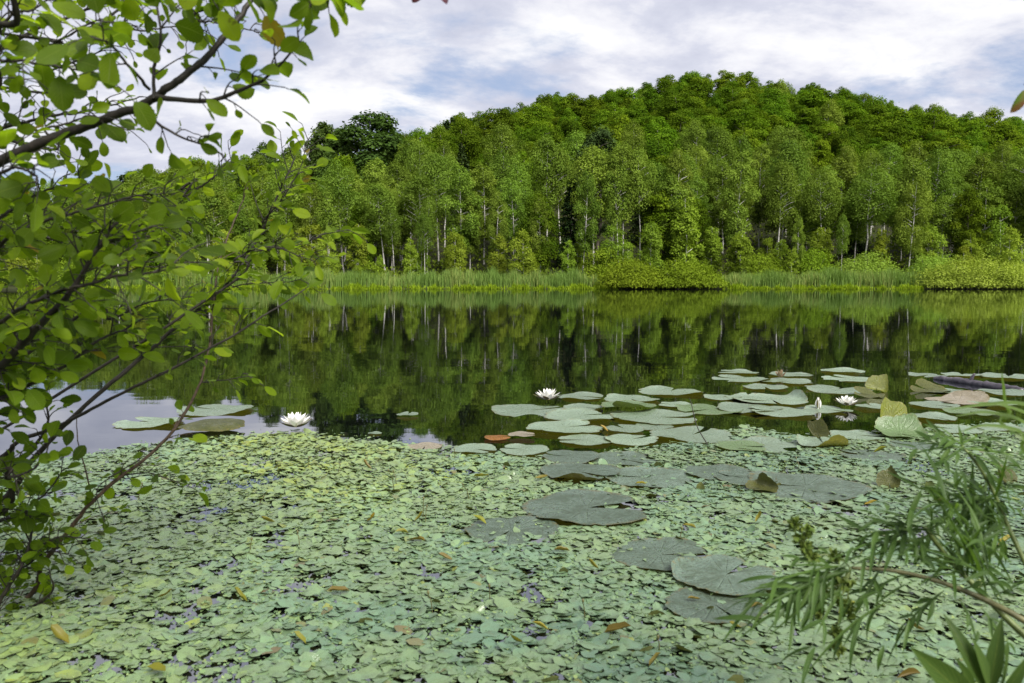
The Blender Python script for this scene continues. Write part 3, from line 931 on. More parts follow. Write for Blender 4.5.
rng = np.random.default_rng(77)
n = 42000
dd = 84 + 75 * rng.random(n) ** 1.4
pxs = -150 + 1320 * rng.random(n)
X = (pxs - 512) / FPX * dd
hmax = np.where(dd < 95, 1.5, 2.6) * (0.55 + 0.45 * np.sin(X * 0.8 + dd * 0.5))
P = np.stack([X, dd, terrain(X, dd) + np.abs(hmax) * rng.random(n) ** 1.5], 1)
V, F = cards(P, unit(rng.normal(size=(n, 3)) + np.array((0, 0, 0.5))), unit(rng.normal(size=(n, 3)) * 0.7 + np.array((0, -0.5, 0.8))), 0.42 * (0.7 + 0.6 * rng.random(n)), 0.28)
tag(obj('undergrowth', mesh('undergrowth', V, F, M['under'], np.repeat(rng.random(n), 4))), 'dark green undergrowth on the forest floor under the trees', 'undergrowth', kind='stuff')


# ------------------------------------------------------------------ leaf templates
def leaf_grid(nt, ns, prof):
    t = np.linspace(0, 1, nt)
    s = np.linspace(-1, 1, ns)
    w = prof(t)
    T, Sg = np.meshgrid(t, s, indexing='ij')
    idx = np.arange(nt * ns).reshape(nt, ns)
    F = np.stack([idx[:-1, :-1], idx[:-1, 1:], idx[1:, 1:], idx[1:, :-1]], -1).reshape(-1, 4)
    return T.ravel(), Sg.ravel(), np.repeat(w, ns), F


def prof_obovate(t):
    return np.maximum(np.sin(np.pi * np.clip(t, 0, 1) ** 1.15) ** 0.62, 0.03) * (t < 0.999) + 0.02


def prof_lance(t):
    return np.maximum(np.sin(np.pi * t ** 0.75) ** 0.9, 0.04) * (t < 0.999) + 0.01


def prof_oval(t):
    return np.maximum(np.sqrt(np.clip(1 - (2 * t - 1) ** 2, 0, 1)), 0.02)


def leaves(P, A, N_, L, W, fold, curl, tmpl, wave=None, rng=None):
    """many leaves at once: base P, axis A, normal N, length L, width W"""
    T, Sg, Wp, F = tmpl
    n, k = len(P), len(T)
    A = unit(A)
    B = unit(np.cross(N_, A))
    N2 = np.cross(A, B)
    c = np.where(np.abs(curl) < 1e-3, 1e-3, curl)[:, None]
    al = np.sin(c * T) / c
    dn = -(1 - np.cos(c * T)) / c
    side = Sg * Wp * 0.5
    upf = np.abs(Sg) * Wp * 0.5
    wv = 0
    if wave is not None:
        ph = rng.random((n, 1)) * 6.28
        wv = wave * np.sin(T * 9 + ph) * np.abs(Sg) * Wp
    V = (P[:, None] + A[:, None] * (al * L[:, None])[..., None] + B[:, None] * (side[None] * W[:, None] * np.cos(fold)[:, None])[..., None]
         + N2[:, None] * (dn * L[:, None] + upf[None] * W[:, None] * np.sin(fold)[:, None] + wv * W[:, None])[..., None])
    Fs = (np.arange(n)[:, None, None] * k + F[None, :, ::-1]).reshape(-1, 4)
    uv = np.tile(np.stack([T, Sg * 0.5 + 0.5], 1), (n, 1))
    return V.reshape(-1, 3), Fs, uv


T_OB = leaf_grid(17, 5, lambda t: prof_obovate(t) * (1 + 0.045 * np.cos(np.arange(len(t)) * math.pi)))
T_LA = leaf_grid(9, 5, prof_lance)
T_OV = leaf_grid(6, 5, prof_oval)


# ------------------------------------------------------------------ lily pads
def pad_mesh(rng, notch=0.30, ndir=0.0, folds=(), wav=0.012, cup=0.0, mat='pad', asp=1.0, broken=0.0):
    """unit-radius pad; folds: (direction, offset, angle, bend width)"""
    na, nr = 56, 9
    a = ndir + notch * 0.5 + (2 * math.pi - notch) * np.linspace(0, 1, na)
    r = np.linspace(0.0, 1.0, nr) ** 0.85
    Aa, Rr = np.meshgrid(a, r, indexing='ij')
    p1, p2, p3 = rng.random(3) * 6.28
    edge = 1 + 0.035 * np.sin(3 * Aa + p1) + 0.025 * np.sin(5 * Aa + p2) + 0.012 * np.sin(17 * Aa + p3) - 0.05 * (np.sin(11 * Aa + p2) > 0.93) * Rr ** 6
    nick = rng.random(3) * 6.28
    for q_ in nick:
        edge = edge - 0.09 * rng.random() * np.exp(-((np.abs((Aa - q_ + math.pi) % (2 * math.pi) - math.pi)) / 0.07) ** 2)
    if broken:
        edge -= broken * np.clip(np.sin(2 * Aa + p2) - 0.55, 0, 1)
    rel = np.abs((Aa - ndir) % (2 * math.pi))
    rel = np.minimum(rel, 2 * math.pi - rel)
    lobe = 1 - 0.10 * np.exp(-((rel - notch * 0.5) / 0.10) ** 2)
    rr = Rr * edge * lobe
    x = rr * np.cos(Aa)
    y = rr * np.sin(Aa) * asp
    z = wav * Rr ** 2 * (np.sin(2 * Aa + p1) + 0.7 * np.sin(5 * Aa + p2)) + cup * Rr ** 4 + 0.06 * Rr ** 8 * np.clip(np.sin(2 * Aa + p3) - 0.3, 0, 1) - 0.01 * np.exp(-(rel / 0.25) ** 2) * Rr
    V = np.stack([x, y, z], -1)
    for fd, off, ang, bw in folds:
        u = np.array((math.cos(fd), math.sin(fd), 0))
        s = V @ u - off
        fr = np.clip(s / bw, 0, 1)
        th = ang * fr
        arc = np.where(s > 0, np.where(np.abs(th) > 1e-4, bw / ang * np.sin(th), s), s)
        zz = np.where(s > 0, bw / ang * (1 - np.cos(th)), 0)
        ov = np.maximum(s - bw, 0)
        arc = arc + ov * math.cos(ang)
        zz = zz + ov * math.sin(ang)
        V = V + u * (arc - s)[..., None]
        V[..., 2] += zz
    idx = np.arange(na * nr).reshape(na, nr)
    F = np.stack([idx[:-1, :-1], idx[:-1, 1:], idx[1:, 1:], idx[1:, :-1]], -1).reshape(-1, 4)
    uv = np.stack([Aa / (2 * math.pi), Rr], -1).reshape(-1, 2)
    me = mesh('lily_pad', V, F, M[mat], uv=uv, smooth=True)
    return me


PADS = []


def pad(px, py, w, label, mat='pad', ndir=None, notch=None, folds=(), tilt=(0, 0), z=None, name='lily_pad', cat='lily pad', cup=0.0, wav=0.022, broken=0.0, hide=True, seed=None):
    i = len(PADS)
    rng = np.random.default_rng(700 + i if seed is None else seed)
    p = ground(px, py)
    R = w * 0.5 * px_scale(p) * (1.1 if hide and py < 432 and w > 25 else 1.0)
    me = pad_mesh(rng, rng.uniform(0.12, 0.4) if notch is None else notch, rng.random() * 6.28 if ndir is None else rad(ndir), folds, wav, cup, mat, 1.0, broken)
    o = obj(name, me)
    zz = 0.0035 + 0.0017 * (i % 6) if z is None else z
    o.location = (p[0], p[1], zz)
    o.scale = (R, R, R)
    o.rotation_euler = Euler((rad(tilt[0]) + rng.normal(0, 0.008), rad(tilt[1]) + rng.normal(0, 0.008), 0))
    tag(o, label, cat, 'lily pads on the pond')
    PADS.append((px, py, w, p, R, hide))
    return o


H90 = rad(90)
pad(529, 410.6, 70, 'large lily pad carrying the white flower on open water', ndir=20)
pad(581, 397, 43, 'small lily pad just behind the white flower on open water')
pad(671, 392, 58, 'lone lily pad at the back edge of the pads above centre')
pad(631, 400, 50, 'lily pad behind the pad with the curled green rim')
pad(584, 408.6, 36, 'small pad between the white flower and the curled green rim')
pad(580, 417.5, 64, 'grey pad in front of the white flower')
pad(677, 405, 34, 'small round pad right of the curled green rim')
pad(709, 410, 60, 'broad green tinted pad behind the leaning twig', 'padgreen')
pad(655, 418, 80, 'wide pad in front of the curled green rim', 'pad')
pad(628, 410, 50, 'lily pad with its near rim curled up showing green', 'padgreen', folds=((rad(255), 0.55, rad(55), 0.3),), z=0.03)
pad(565, 429, 70, 'pad beside the pale faded leaf')
pad(624, 430.6, 38, 'small pad behind the red leaf scrap')
pad(653, 427, 36, 'small pad under the middle of the wide pad row')
pad(586, 441, 56, 'round pad nearest the dark water gap')
pad(631, 440.5, 54, 'round pad right of the one nearest the dark water gap')
pad(692, 436.5, 82, 'wide pad under the foot of the leaning twig')
pad(475, 451, 46, 'grey pad at the left end of the pad row bordering the carpet')
pad(524, 452, 50, 'grey pad below the orange leaf')
pad(741, 379, 52, 'front pad of the far pair above the right pad cluster')
pad(738, 372.5, 36, 'farthest narrow pad behind the far pair')
pad(722, 398, 34, 'pad left of the group behind the white bud')
pad(753, 398.5, 48, 'pad in the group behind the white bud')
pad(748, 409.5, 58, 'long pad left of the white bud')
pad(571, 459, 58, 'dull pad behind the pad with the upturned near rim', 'paddull')
pad(624, 460, 66, 'dull pad in the middle of the first carpet row', 'paddull')
pad(580, 475, 80, 'big stained pad with its near rim turned up', 'paddull', folds=((rad(265), 0.72, rad(60), 0.16),), z=0.014)
pad(648, 479, 90, 'big dull pad right of the upturned stained pad', 'paddull', broken=0.2)
pad(715, 474, 68, 'dull pad right of the big dull pads in mid carpet', 'paddull')
pad(741, 448, 52, 'pale green pad at the carpet edge right of the twig', 'padgreen')
pad(587, 511, 124, 'largest dark lily pad split by a wide notch at right', 'paddull', ndir=12, notch=0.5)
pad(511, 531, 96, 'half sunken dull pad left of the largest notched pad', 'paddull', z=0.004, broken=0.2)
pad(660, 556, 104, 'half sunken dull pad below the largest notched pad', 'paddull', z=0.005, broken=0.15)
pad(726, 581, 106, 'dull dark pad overlapping another near the right plant', 'paddull', folds=((rad(150), 0.72, rad(35), 0.2),), z=0.016)
pad(714, 607, 98, 'nearest dull dark pad under its darker neighbour', 'paddull', z=0.007, broken=0.12)
pad(791, 375.5, 40, 'far pad right of the faded flower')
pad(843, 372, 38, 'farthest pad behind the right pad cluster')
pad(850, 379, 48, 'far pad left of the curled brown green leaf')
pad(838, 390, 58, 'far pad behind the white flower at right')
pad(787, 382, 46, 'far pad in front of the faded flower')
pad(765, 388, 40, 'thin pad beside the faded flower')
pad(771, 401, 66, 'pad with its right rim folded up behind the bud', folds=((rad(10), 0.75, rad(60), 0.12),))
pad(782, 413, 60, 'flat pad just left of the white bud')
pad(828, 410, 42, 'flat pad under the white flower at right')
pad(949, 392, 36, 'round pad below the floating log')
pad(935, 406, 42, 'pad below the round pad near the log')
pad(932, 418, 42, 'round bright pad right of the upright yellow pad')
pad(958, 402, 52, 'faded pad with its right side tipped up below the log', 'padpink', folds=((rad(20), 0.2, rad(24), 0.3),))
pad(990, 404, 44, 'pad at the right below the log end')
pad(928, 375.5, 34, 'pad touching the left end of the log')
pad(962, 375, 34, 'pad behind the middle of the log')
pad(1008, 377, 46, 'pad behind the right end of the log')
pad(1003, 393, 42, 'pad in front of the right end of the log')
pad(970, 413, 46, 'greenish pad behind the grass blades at right', 'padgreen')
pad(872, 408, 30, 'pale pad tucked behind the upright yellow pad')
pad(762, 446, 76, 'wide pad left of the curled grey green leaf')
pad(857, 436, 54, 'pad right of the curled grey green leaf')
pad(806, 488, 116, 'very wide flat dull pad below the curled grey green leaf', 'paddull', ndir=165)
pad(745, 480, 62, 'dull pad beside the dark folded leaf', 'paddull')
pad(955, 431, 44, 'flat pad behind the right plant, nearer one', 'pad')
pad(1003, 430, 42, 'flat pad behind the right plant at the edge', 'pad')
pad(870, 456, 62, 'grey pad below the cupped pad', 'paddull')
pad(912, 446, 46, 'grey pad right of the cupped pad behind the narrow leaves', 'paddull')
pad(215, 410.5, 66, 'farther of the pale pads on the bright water at left')
pad(150, 423.5, 60, 'pale pad left of the domed pad on the bright water')
pad(213, 431, 58, 'domed olive pad on the bright water at left', 'padbrown', cup=-0.16, z=0.05, notch=0.02)
pad(408, 416, 22, 'thin pale pad alone on the water right of the left flower')
pad(425, 447, 36, 'faded pinkish pad at the back edge of the carpet', 'padpink')
pad(375, 434, 14, 'tiny pad at the sky reflection right of the left flower')
# leaves standing up out of the water
UP = dict(name='folded_lily_pad', hide=False)
pad(886, 429, 34, 'upright yellow lily pad folded to a peak beside the cupped pad', 'padyellow', ndir=250, notch=0.12, folds=((rad(75), -0.8, rad(78), 0.35), (rad(160), 0.0, rad(65), 0.5)), tilt=(0, 12), z=0.006, wav=0.07, **UP)
pad(900, 436, 50, 'cupped green lily pad standing in front of the upright yellow one', 'padgreen', ndir=300, notch=0.15, folds=((rad(80), -0.15, rad(46), 0.5), (rad(15), 0.45, rad(30), 0.3), (rad(165), 0.5, rad(35), 0.3)), z=0.012, wav=0.05, **UP)
pad(876, 391, 24, 'upright brown green lily pad near the far white flower', 'padyellow', ndir=250, notch=0.12, folds=((rad(85), -0.55, rad(76), 0.5), (rad(10), 0.2, rad(60), 0.5)), tilt=(0, 8), z=0.006, wav=0.07, **UP)
pad(868, 396, 30, 'folded olive lily pad leaning below the upright far one', 'padbrown', folds=((rad(110), 0.0, rad(40), 0.5),), z=0.008, wav=0.04, **UP)
pad(823, 446, 52, 'grey green leaf with its dark near rim curled up, right of the wide left pad', 'pad', ndir=80, folds=((rad(285), 0.45, rad(60), 0.25), (rad(150), 0.5, rad(30), 0.3)), z=0.014, wav=0.05, **UP)
pad(818, 437, 24, 'dark upright leaf end rising behind the curled grey green leaf', 'padbrown', ndir=260, notch=0.12, folds=((rad(60), -0.6, rad(76), 0.5), (rad(170), 0.1, rad(70), 0.5)), tilt=(0, -12), z=0.006, wav=0.08, **UP)
pad(889, 487, 26, 'small brown curled leaf standing upright in the carpet', 'padbrown', ndir=250, notch=0.12, folds=((rad(95), -0.55, rad(70), 0.7), (rad(20), 0.0, rad(75), 0.6)), tilt=(0, -14), z=0.01, wav=0.08, broken=0.2, **UP)
pad(1001, 482, 26, 'olive curled leaf standing upright behind the right plant', 'padbrown', ndir=250, notch=0.12, folds=((rad(80), -0.5, rad(72), 0.6), (rad(170), 0.0, rad(75), 0.6)), tilt=(0, 14), z=0.01, wav=0.08, broken=0.2, **UP)
pad(762, 491, 34, 'dark folded leaf edge between the dull pads', 'padbrown', folds=((rad(30), 0.1, rad(100), 0.5), (rad(140), 0.4, rad(40), 0.3)), z=0.012, wav=0.05, **UP)
pad(930, 391, 36, 'dark leaf tipped up between log and pads', 'padbrown', folds=((rad(90), -0.1, rad(30), 0.4),), z=0.006, wav=0.05, **UP)
pad(497, 439, 27, 'orange dying leaf on the dark water', 'padorange', cup=-0.06, z=0.012)
pad(522, 437.5, 28, 'pale faded leaf right of the orange leaf', 'padpink', z=0.016, broken=0.2)


# ------------------------------------------------------------------ water lilies
def flower(px, py, w, label, seed, openness=1.0, sep='sepal', z=0.0):
    rng = np.random.default_rng(seed)
    p = ground(px, py)
    R = w * 0.5 * px_scale(p)
    root = empty('water_lily', (p[0], p[1], z), rng.random())
    T, Sg, Wp, F = T_LA

    def petal(a, el, L, W, name, mat, curl):
        A = np.array([[math.cos(a) * math.cos(el), math.sin(a) * math.cos(el), math.sin(el)]])
        N_ = np.array([[-math.cos(a) * math.sin(el), -math.sin(a) * math.sin(el), math.cos(el)]])
        P = A * R * 0.10 + np.array([[0, 0, R * 0.08]])
        V, Fs, uv = leaves(P, A, N_, np.array([L]), np.array([W]), np.array([0.45]), np.array([curl]), T_LA)
        obj(name, mesh(name, V, Fs, M[mat], uv=uv, smooth=True), root)
    for i in range(4):
        petal(i * 1.571 + 0.3, rad(4 + 6 * rng.random()), R * 1.12, R * 0.46, 'sepal', sep, -0.5)
    for ring, (n, el, l) in enumerate(((8, 16, 1.0), (8, 34, 0.92), (7, 52, 0.80), (5, 68, 0.62))):
        for i in range(n):
            petal(i * 6.283 / n + ring * 0.4 + rng.normal(0, 0.08), rad(el * (0.9 + 0.2 * rng.random()) / openness), R * l * (0.93 + 0.12 * rng.random()), R * 0.42 * (1 - 0.1 * ring), 'petal', 'petal', -0.55)
    mb = MB()
    for i in range(24):
        a = rng.random() * 6.28
        q = rng.random()
        mb.tube([(math.cos(a) * R * 0.08, math.sin(a) * R * 0.08, R * 0.1), (math.cos(a) * R * (0.1 + 0.12 * q), math.sin(a) * R * (0.1 + 0.12 * q), R * 0.3),
                 (math.cos(a) * R * 0.12 * q, math.sin(a) * R * 0.12 * q, R * 0.42)], [R * 0.025, R * 0.022, R * 0.012], 4)
    obj('stamen_cluster', mb.build('stamen_cluster', M['stamen']), root)
    tag(root, label, 'water lily', 'white water lilies on the pond')
    return root


flower(548, 403, 28, 'white water lily open on the large pad above centre', 41, z=0.012)
flower(847, 408.5, 24, 'white water lily open among the pads at right', 42, z=0.012)
flower(296, 433, 36, 'white water lily with brown sepals at the left carpet edge', 43, z=0.022)

# bud and faded flower
p = ground(818, 409)
k = px_scale(p)
root = empty('water_lily_bud', (p[0], p[1], 0.0))
rng = np.random.default_rng(9)
for i in range(7):
    a = i * 0.9
    A = np.array([[math.cos(a) * 0.22, math.sin(a) * 0.22, 1.0]])
    N_ = np.array([[-math.cos(a), -math.sin(a), 0.25]])
    V, Fs, uv = leaves(np.array([[math.cos(a), math.sin(a), 0.0]]) * k * 1.6, A, N_, np.array([k * 12.0]), np.array([k * 7]), np.array([0.5]), np.array([-0.5]), T_LA)
    obj('petal' if i % 3 else 'sepal', mesh('petal', V, Fs, M['petal' if i % 3 else 'sepal'], uv=uv, smooth=True), root)
tag(root, 'closed white water lily bud standing among the pads', 'water lily bud')
p = ground(780, 379.5)
k = px_scale(p)
root = empty('faded_water_lily', (p[0], p[1], 0.012))
for i in range(9):
    a = i * 0.7
    el = rad(25 + 30 * (i % 3))
    A = np.array([[math.cos(a) * math.cos(el), math.sin(a) * math.cos(el), math.sin(el)]])
    N_ = np.array([[-math.cos(a) * math.sin(el), -math.sin(a) * math.sin(el), math.cos(el)]])
    V, Fs, uv = leaves(A * 0.01, A, N_, np.array([k * 8.0]), np.array([k * 4.5]), np.array([0.6]), np.array([-0.9]), T_LA)
    obj('petal', mesh('petal', V, Fs, M['fadedpetal'], uv=uv, smooth=True), root)
tag(root, 'brown faded water lily lying on the far pads', 'faded flower')

# ------------------------------------------------------------------ floating log
a, b = ground(934, 379), ground(1022, 392)
rng = np.random.default_rng(15)
pts = spline([a, a * 0.6 + b * 0.4 + np.array((0, 0.04, 0.0)), b], 40)
pts[:, 2] = 0.001 + 0.009 * np.sin(np.linspace(0.3, 2.6, 40))
pts += rng.normal(0, 0.0025, pts.shape)
rr = np.interp(np.linspace(0, 1, 40), [0, 0.04, 0.5, 1], [0.010, 0.020, 0.027, 0.025]) * (1 + 0.05 * np.sin(np.linspace(0, 9, 40)) + 0.03 * rng.normal(size=40))
root = empty('floating_log', a)
inv = -a
obj('trunk', MB().tube(pts + inv, rr, 16, 0.07, rng).build('trunk', M['log']), root)
st = pts[22]
obj('branch_stub', MB().tube(np.array([st, st + (0.012, -0.01, 0.05), st + (0.02, -0.02, 0.07)]) + inv, [0.016, 0.011, 0.008], 8, 0.06, rng).build('branch_stub', M['log']), root)
tag(root, 'dark wet log with a bluish sheen floating among the far right pads', 'log')

# thin twig leaning out of the pads
p = ground(708, 446)
q = at(691, 402, p[1] + 0.05)
q2 = at(689, 398, p[1] + 0.06)
mid = (p + q) / 2 + np.array((-0.012, 0, -0.01))
root = obj('leaning_twig', MB().tube(spline([p - (0, 0, 0.05), p, mid, q, q2], 14) - p, np.linspace(0.0032, 0.0012, 14), 6).build('leaning_twig', M['twig']), loc=p)
tag(root, 'thin dark twig leaning out of the water beside the wide pads', 'twig')

# ------------------------------------------------------------------ floating leaf carpet
EDGE = [(-400, 470), (0, 464), (60, 461), (110, 452), (150, 446), (200, 440), (250, 437), (300, 434), (345, 439), (380, 443), (420, 446), (480, 452), (530, 457), (580, 460),
        (640, 450), (700, 442), (745, 428), (790, 438), (830, 436), (880, 434), (940, 428), (1024, 426), (1500, 424)]


def in_carpet(P, rng, soft=2.0):
    px, py = project(P)
    e = np.interp(px, [a for a, b in EDGE], [b for a, b in EDGE])
    return (py > e + rng.normal(0, soft, len(px))) & (P[:, 1] > 1.02)


def on_pad(P, k=0.93):
    m = np.zeros(len(P), bool)
    for (px, py, w, c, R, hide) in PADS:
        if hide:
            m |= (((P[:, 0] - c[0]) ** 2 + (P[:, 1] - c[1]) ** 2) < (k * R) ** 2) & ~((py > 455) & (np.random.default_rng(5).random(len(P)) < (0.07 if py < 500 else 0.13)))
    return m


rng = np.random.default_rng(2024)
# 24 leaf shapes and colours, unit length
NV = 48
VAR, VARM = [], []
for v in range(NV):
    L = 1.0
    Wd = rng.uniform(0.58, 0.80)
    curl = rng.choice([-0.5, -0.2, 0.3, 0.5, 0.7]) * rng.uniform(0.4, 1.0)
    fold = rng.uniform(-0.25, 0.20)
    V, Fs, uv = leaves(np.array([[-0.5, 0, 0.0]]), np.array([[1.0, 0, 0]]), np.array([[0, 0, 1.0]]), np.array([L]), np.array([Wd]), np.array([fold]), np.array([curl]), T_OV, 0.05, rng)
    V[:, 2] -= V[:, 2].mean()
    rv = (v + 0.5) / NV
    rv = rv
    VAR.append((V, Fs, uv, rv))
    VARM.append(mesh('floating_leaf', V, Fs, M['carpet'], np.full(len(V), rv), uv, True))
order = rng.permutation(NV)


def value_noise(P, s, seed):
    r = np.random.default_rng(seed)
    k = r.normal(size=(6, 2)) * s
    ph = r.random(6) * 6.28
    return sum(np.sin(P[:, 0] * k[i, 0] + P[:, 1] * k[i, 1] + ph[i]) for i in range(6)) / 3.0


n = 84000
Yy = np.sqrt(rng.random(n) * (4.4 ** 2 - 1.03 ** 2) + 1.03 ** 2)
Xx = (rng.random(n) * 2 - 1) * (0.82 * Yy + 0.15)
P = np.stack([Xx, Yy, np.zeros(n)], 1)
keep = in_carpet(P, rng) & ~on_pad(P)
gap = 0.7 * value_noise(P, 5.0, 3) + 0.7 * value_noise(P, 14.0, 4) + 0.5 * value_noise(P, 34.0, 6)
keep &= (gap > -0.72) | (rng.random(n) < 0.22)
P = P[keep]
n = len(P)
Lc = rng.uniform(0.023, 0.047, n) * rng.choice([0.55, 0.8, 1.0, 1.0, 1.3], n)
patch = value_noise(P, 1.6, 8)
vi = np.clip(rng.normal(0.45 + 0.33 * patch, 0.14, n), 0, 0.92)
odd = rng.random(n)
vi = np.where(odd < 0.022, rng.uniform(0.93, 0.999, n), vi)
vi = (vi * NV).astype(int)
rz = rng.normal(0, 0.9, n) + (rng.random(n) < 0.5) * math.pi
curled = rng.random(n) < 0.05
tx, ty = rng.normal(0, 0.11, n) + curled * rng.normal(0, 0.45, n), rng.normal(0, 0.11, n) + curled * rng.normal(0, 0.45, n)
low = rng.random(n) < 0.6
P[:, 2] = np.where(low, 0.0015 + 0.0025 * rng.random(n), 0.004 + rng.random(n) ** 1.5 * 0.006)
tx, ty = np.where(low, tx * 0.2, tx * 0.85), np.where(low, ty * 0.2, ty * 0.85)
MATS = [Matrix.Translation(P[i]) @ Euler((tx[i], ty[i], rz[i])).to_matrix().to_4x4() @ Matrix.Diagonal((Lc[i], Lc[i], Lc[i], 1)) for i in range(n)]
pxs, pys = project(P)
inside = (pxs > 8) & (pxs < 1016) & (pys > 430) & (pys < 676)
score = np.where(inside, (Lc / P[:, 1]) ** 2 / P[:, 1] * np.where(P[:, 2] > 0.006, 1.0, 0.5), -1)
pick = set(np.argsort(-score)[:300].tolist())
Vs, Fs_, Rs, UVs, off = [], [], [], [], 0
for i in range(n):
    V, F, uv, rv = VAR[vi[i]]
    if i in pick:
        o = bpy.data.objects.new('floating_leaf', VARM[vi[i]])
        C.objects.link(o)
        o.matrix_world = MATS[i]
        tag(o, 'small oval green leaf floating in the near carpet of leaves', 'floating leaf', 'single leaves of the floating carpet')
        continue
    mm = np.array(MATS[i])
    Vs.append(V @ mm[:3, :3].T + mm[:3, 3])
    Fs_.append(F + off)
    off += len(V)
    Rs.append(np.full(len(V), rv))
    UVs.append(uv)
tag(obj('floating_leaf_carpet', mesh('floating_leaf_carpet', np.vstack(Vs), np.vstack(Fs_), M['carpet'], np.concatenate(Rs), np.vstack(UVs), True)),
    'dense carpet of small green floating leaves over the near water', 'floating plants', kind='stuff')

# duckweed between the leaves
n = 110000
Yy = np.sqrt(rng.random(n) * (4.6 ** 2 - 1.03 ** 2) + 1.03 ** 2)
Xx = (rng.random(n) * 2 - 1) * (0.82 * Yy + 0.15)
P = np.stack([Xx, Yy, np.full(n, 0.002) + 0.008 * rng.random(n) ** 3], 1)
P = P[in_carpet(P, rng, 3.0) & ~on_pad(P, 0.97)]
g = value_noise(P, 4.0, 12) + 0.5 * value_noise(P, 17.0, 13)
P = P[(g > -0.5) | (rng.random(len(P)) < 0.25)]
n = len(P)
an = np.linspace(0, 6.283, 6, endpoint=False)
r = rng.uniform(0.002, 0.006, n)
ring = np.stack([np.cos(an), np.sin(an) * 0.75, 0 * an], 1)
th = rng.random(n) * 6.28
rot = np.stack([np.stack([np.cos(th), -np.sin(th), 0 * th], 1), np.stack([np.sin(th), np.cos(th), 0 * th], 1)], 1)
V = np.zeros((n, 6, 3))
V[:, :, :2] = np.einsum('nij,kj->nki', rot, ring) * r[:, None, None]
V[:, :, 2] = rng.normal(0, 0.0015, (n, 6))
V += P[:, None]
tag(obj('duckweed', mesh('duckweed', V, np.arange(n * 6).reshape(n, 6), M['duckweed'], np.repeat(rng.random(n), 6))), 'tiny yellow green duckweed between the floating leaves', 'duckweed', kind='stuff')

# withered leaves, stalks standing in the carpet
WL = [(372, 522, 14, 0.9, 'brown curled leaf'), (401, 533, 13, 0.6, 'rounded yellow green leaf'), (418, 541, 16, 0.3, 'dark folded leaf'), (480, 521, 15, 0.7, 'yellow leaf'), (541, 628, 16, 0.8, 'brown tipped leaf'),
      (563, 551, 14, 0.4, 'olive upright leaf'), (592, 568, 14, 0.5, 'olive leaf'), (516, 645, 18, 0.6, 'yellowing leaf'), (617, 632, 26, 0.2, 'long brown leaf'), (446, 560, 14, 0.3, 'brown leaf'),
      (340, 592, 20, 0.2, 'brown flat leaf'), (268, 524, 16, 0.5, 'olive leaf'), (240, 600, 18, 0.6, 'long yellow leaf'), (165, 598, 14, 0.4, 'brown scrap of leaf'), (366, 468, 12, 0.3, 'dark upright leaf'),
      (540, 480, 12, 0.4, 'olive leaf'), (480, 478, 16, 0.6, 'yellow green leaf'), (695, 600, 12, 0.3, 'dark brown leaf'), (760, 520, 12, 0.8, 'orange brown leaf'), (757, 606, 12, 0.3, 'dark curled leaf'),
      (735, 628, 14, 0.5, 'olive leaf'), (846, 612, 20, 0.7, 'yellow and black leaf'), (915, 632, 22, 0.2, 'long brown leaf'), (910, 676, 26, 0.15, 'dark brown leaf'), (1004, 544, 18, 0.8, 'orange brown leaf'),
      (655, 662, 16, 0.4, 'brown leaf'), (300, 640, 16, 0.6, 'olive yellow leaf'), (420, 520, 12, 0.5, 'olive leaf'), (60, 640, 24, 0.5, 'olive green leaf'), (155, 672, 26, 0.6, 'yellow green leaf'),
      (640, 484, 10, 0.8, 'reddish scrap of leaf'), (604, 430, 9, 0.95, 'red scrap of leaf'), (880, 452, 12, 0.7, 'yellow leaf'), (870, 505, 12, 0.9, 'yellow orange leaf'), (690, 527, 12, 0.5, 'olive leaf')]
WHERE = ['in the left carpet', 'in the middle carpet', 'in the right carpet']
for i, (px, py, w, rv, lab) in enumerate(WL):
    rng = np.random.default_rng(900 + i)
    p = ground(px, py, 0.012)
    L = w * px_scale(p)
    V, Fs, uv = leaves(np.array([[-L / 2, 0, 0.0]]), np.array([[1.0, 0, 0.15]]), np.array([[0, 0, 1.0]]), np.array([L * 1.15]), np.array([L * 0.55]), np.array([rng.uniform(0.5, 1.1)]), np.array([rng.uniform(-1.4, 0.6)]), T_OV, 0.08, rng)
    V[:, 2] -= V[:, 2].min()
    o = obj('withered_leaf', mesh('withered_leaf', V, Fs, M['wither'], np.full(len(V), rv), uv, True), loc=p)
    o.rotation_euler = (rng.normal(0, 0.2), rng.normal(0, 0.2), rng.normal(0, 0.5) + (math.pi if rng.random() < 0.5 else 0))
    row = 'front part' if py > 600 else ('middle part' if py > 510 else 'back part')
    near = min(PADS, key=lambda q: (q[0] - px) ** 2 + (q[1] - py) ** 2)
    tag(o, '%s on the floating leaves, %s of the carpet %s' % (lab, row, 'at left' if px < 300 else ('left of centre' if px < 480 else ('at centre' if px < 650 else ('right of centre' if px < 800 else 'at right')))), 'withered leaf', 'withered leaves on the carpet')
STK = [(395, 492, 24), (423, 518, 20), (397, 487, 14), (425, 524, 16), (470, 500, 16), (433, 612, 20), (585, 618, 18), (490, 600, 14), (258, 508, 10), (338, 475, 10), (300, 548, 14), (660, 652, 14), (138, 500, 14),
       (455, 460, 10), (308, 468, 10), (680, 540, 10), (250, 552, 12), (800, 470, 10)]
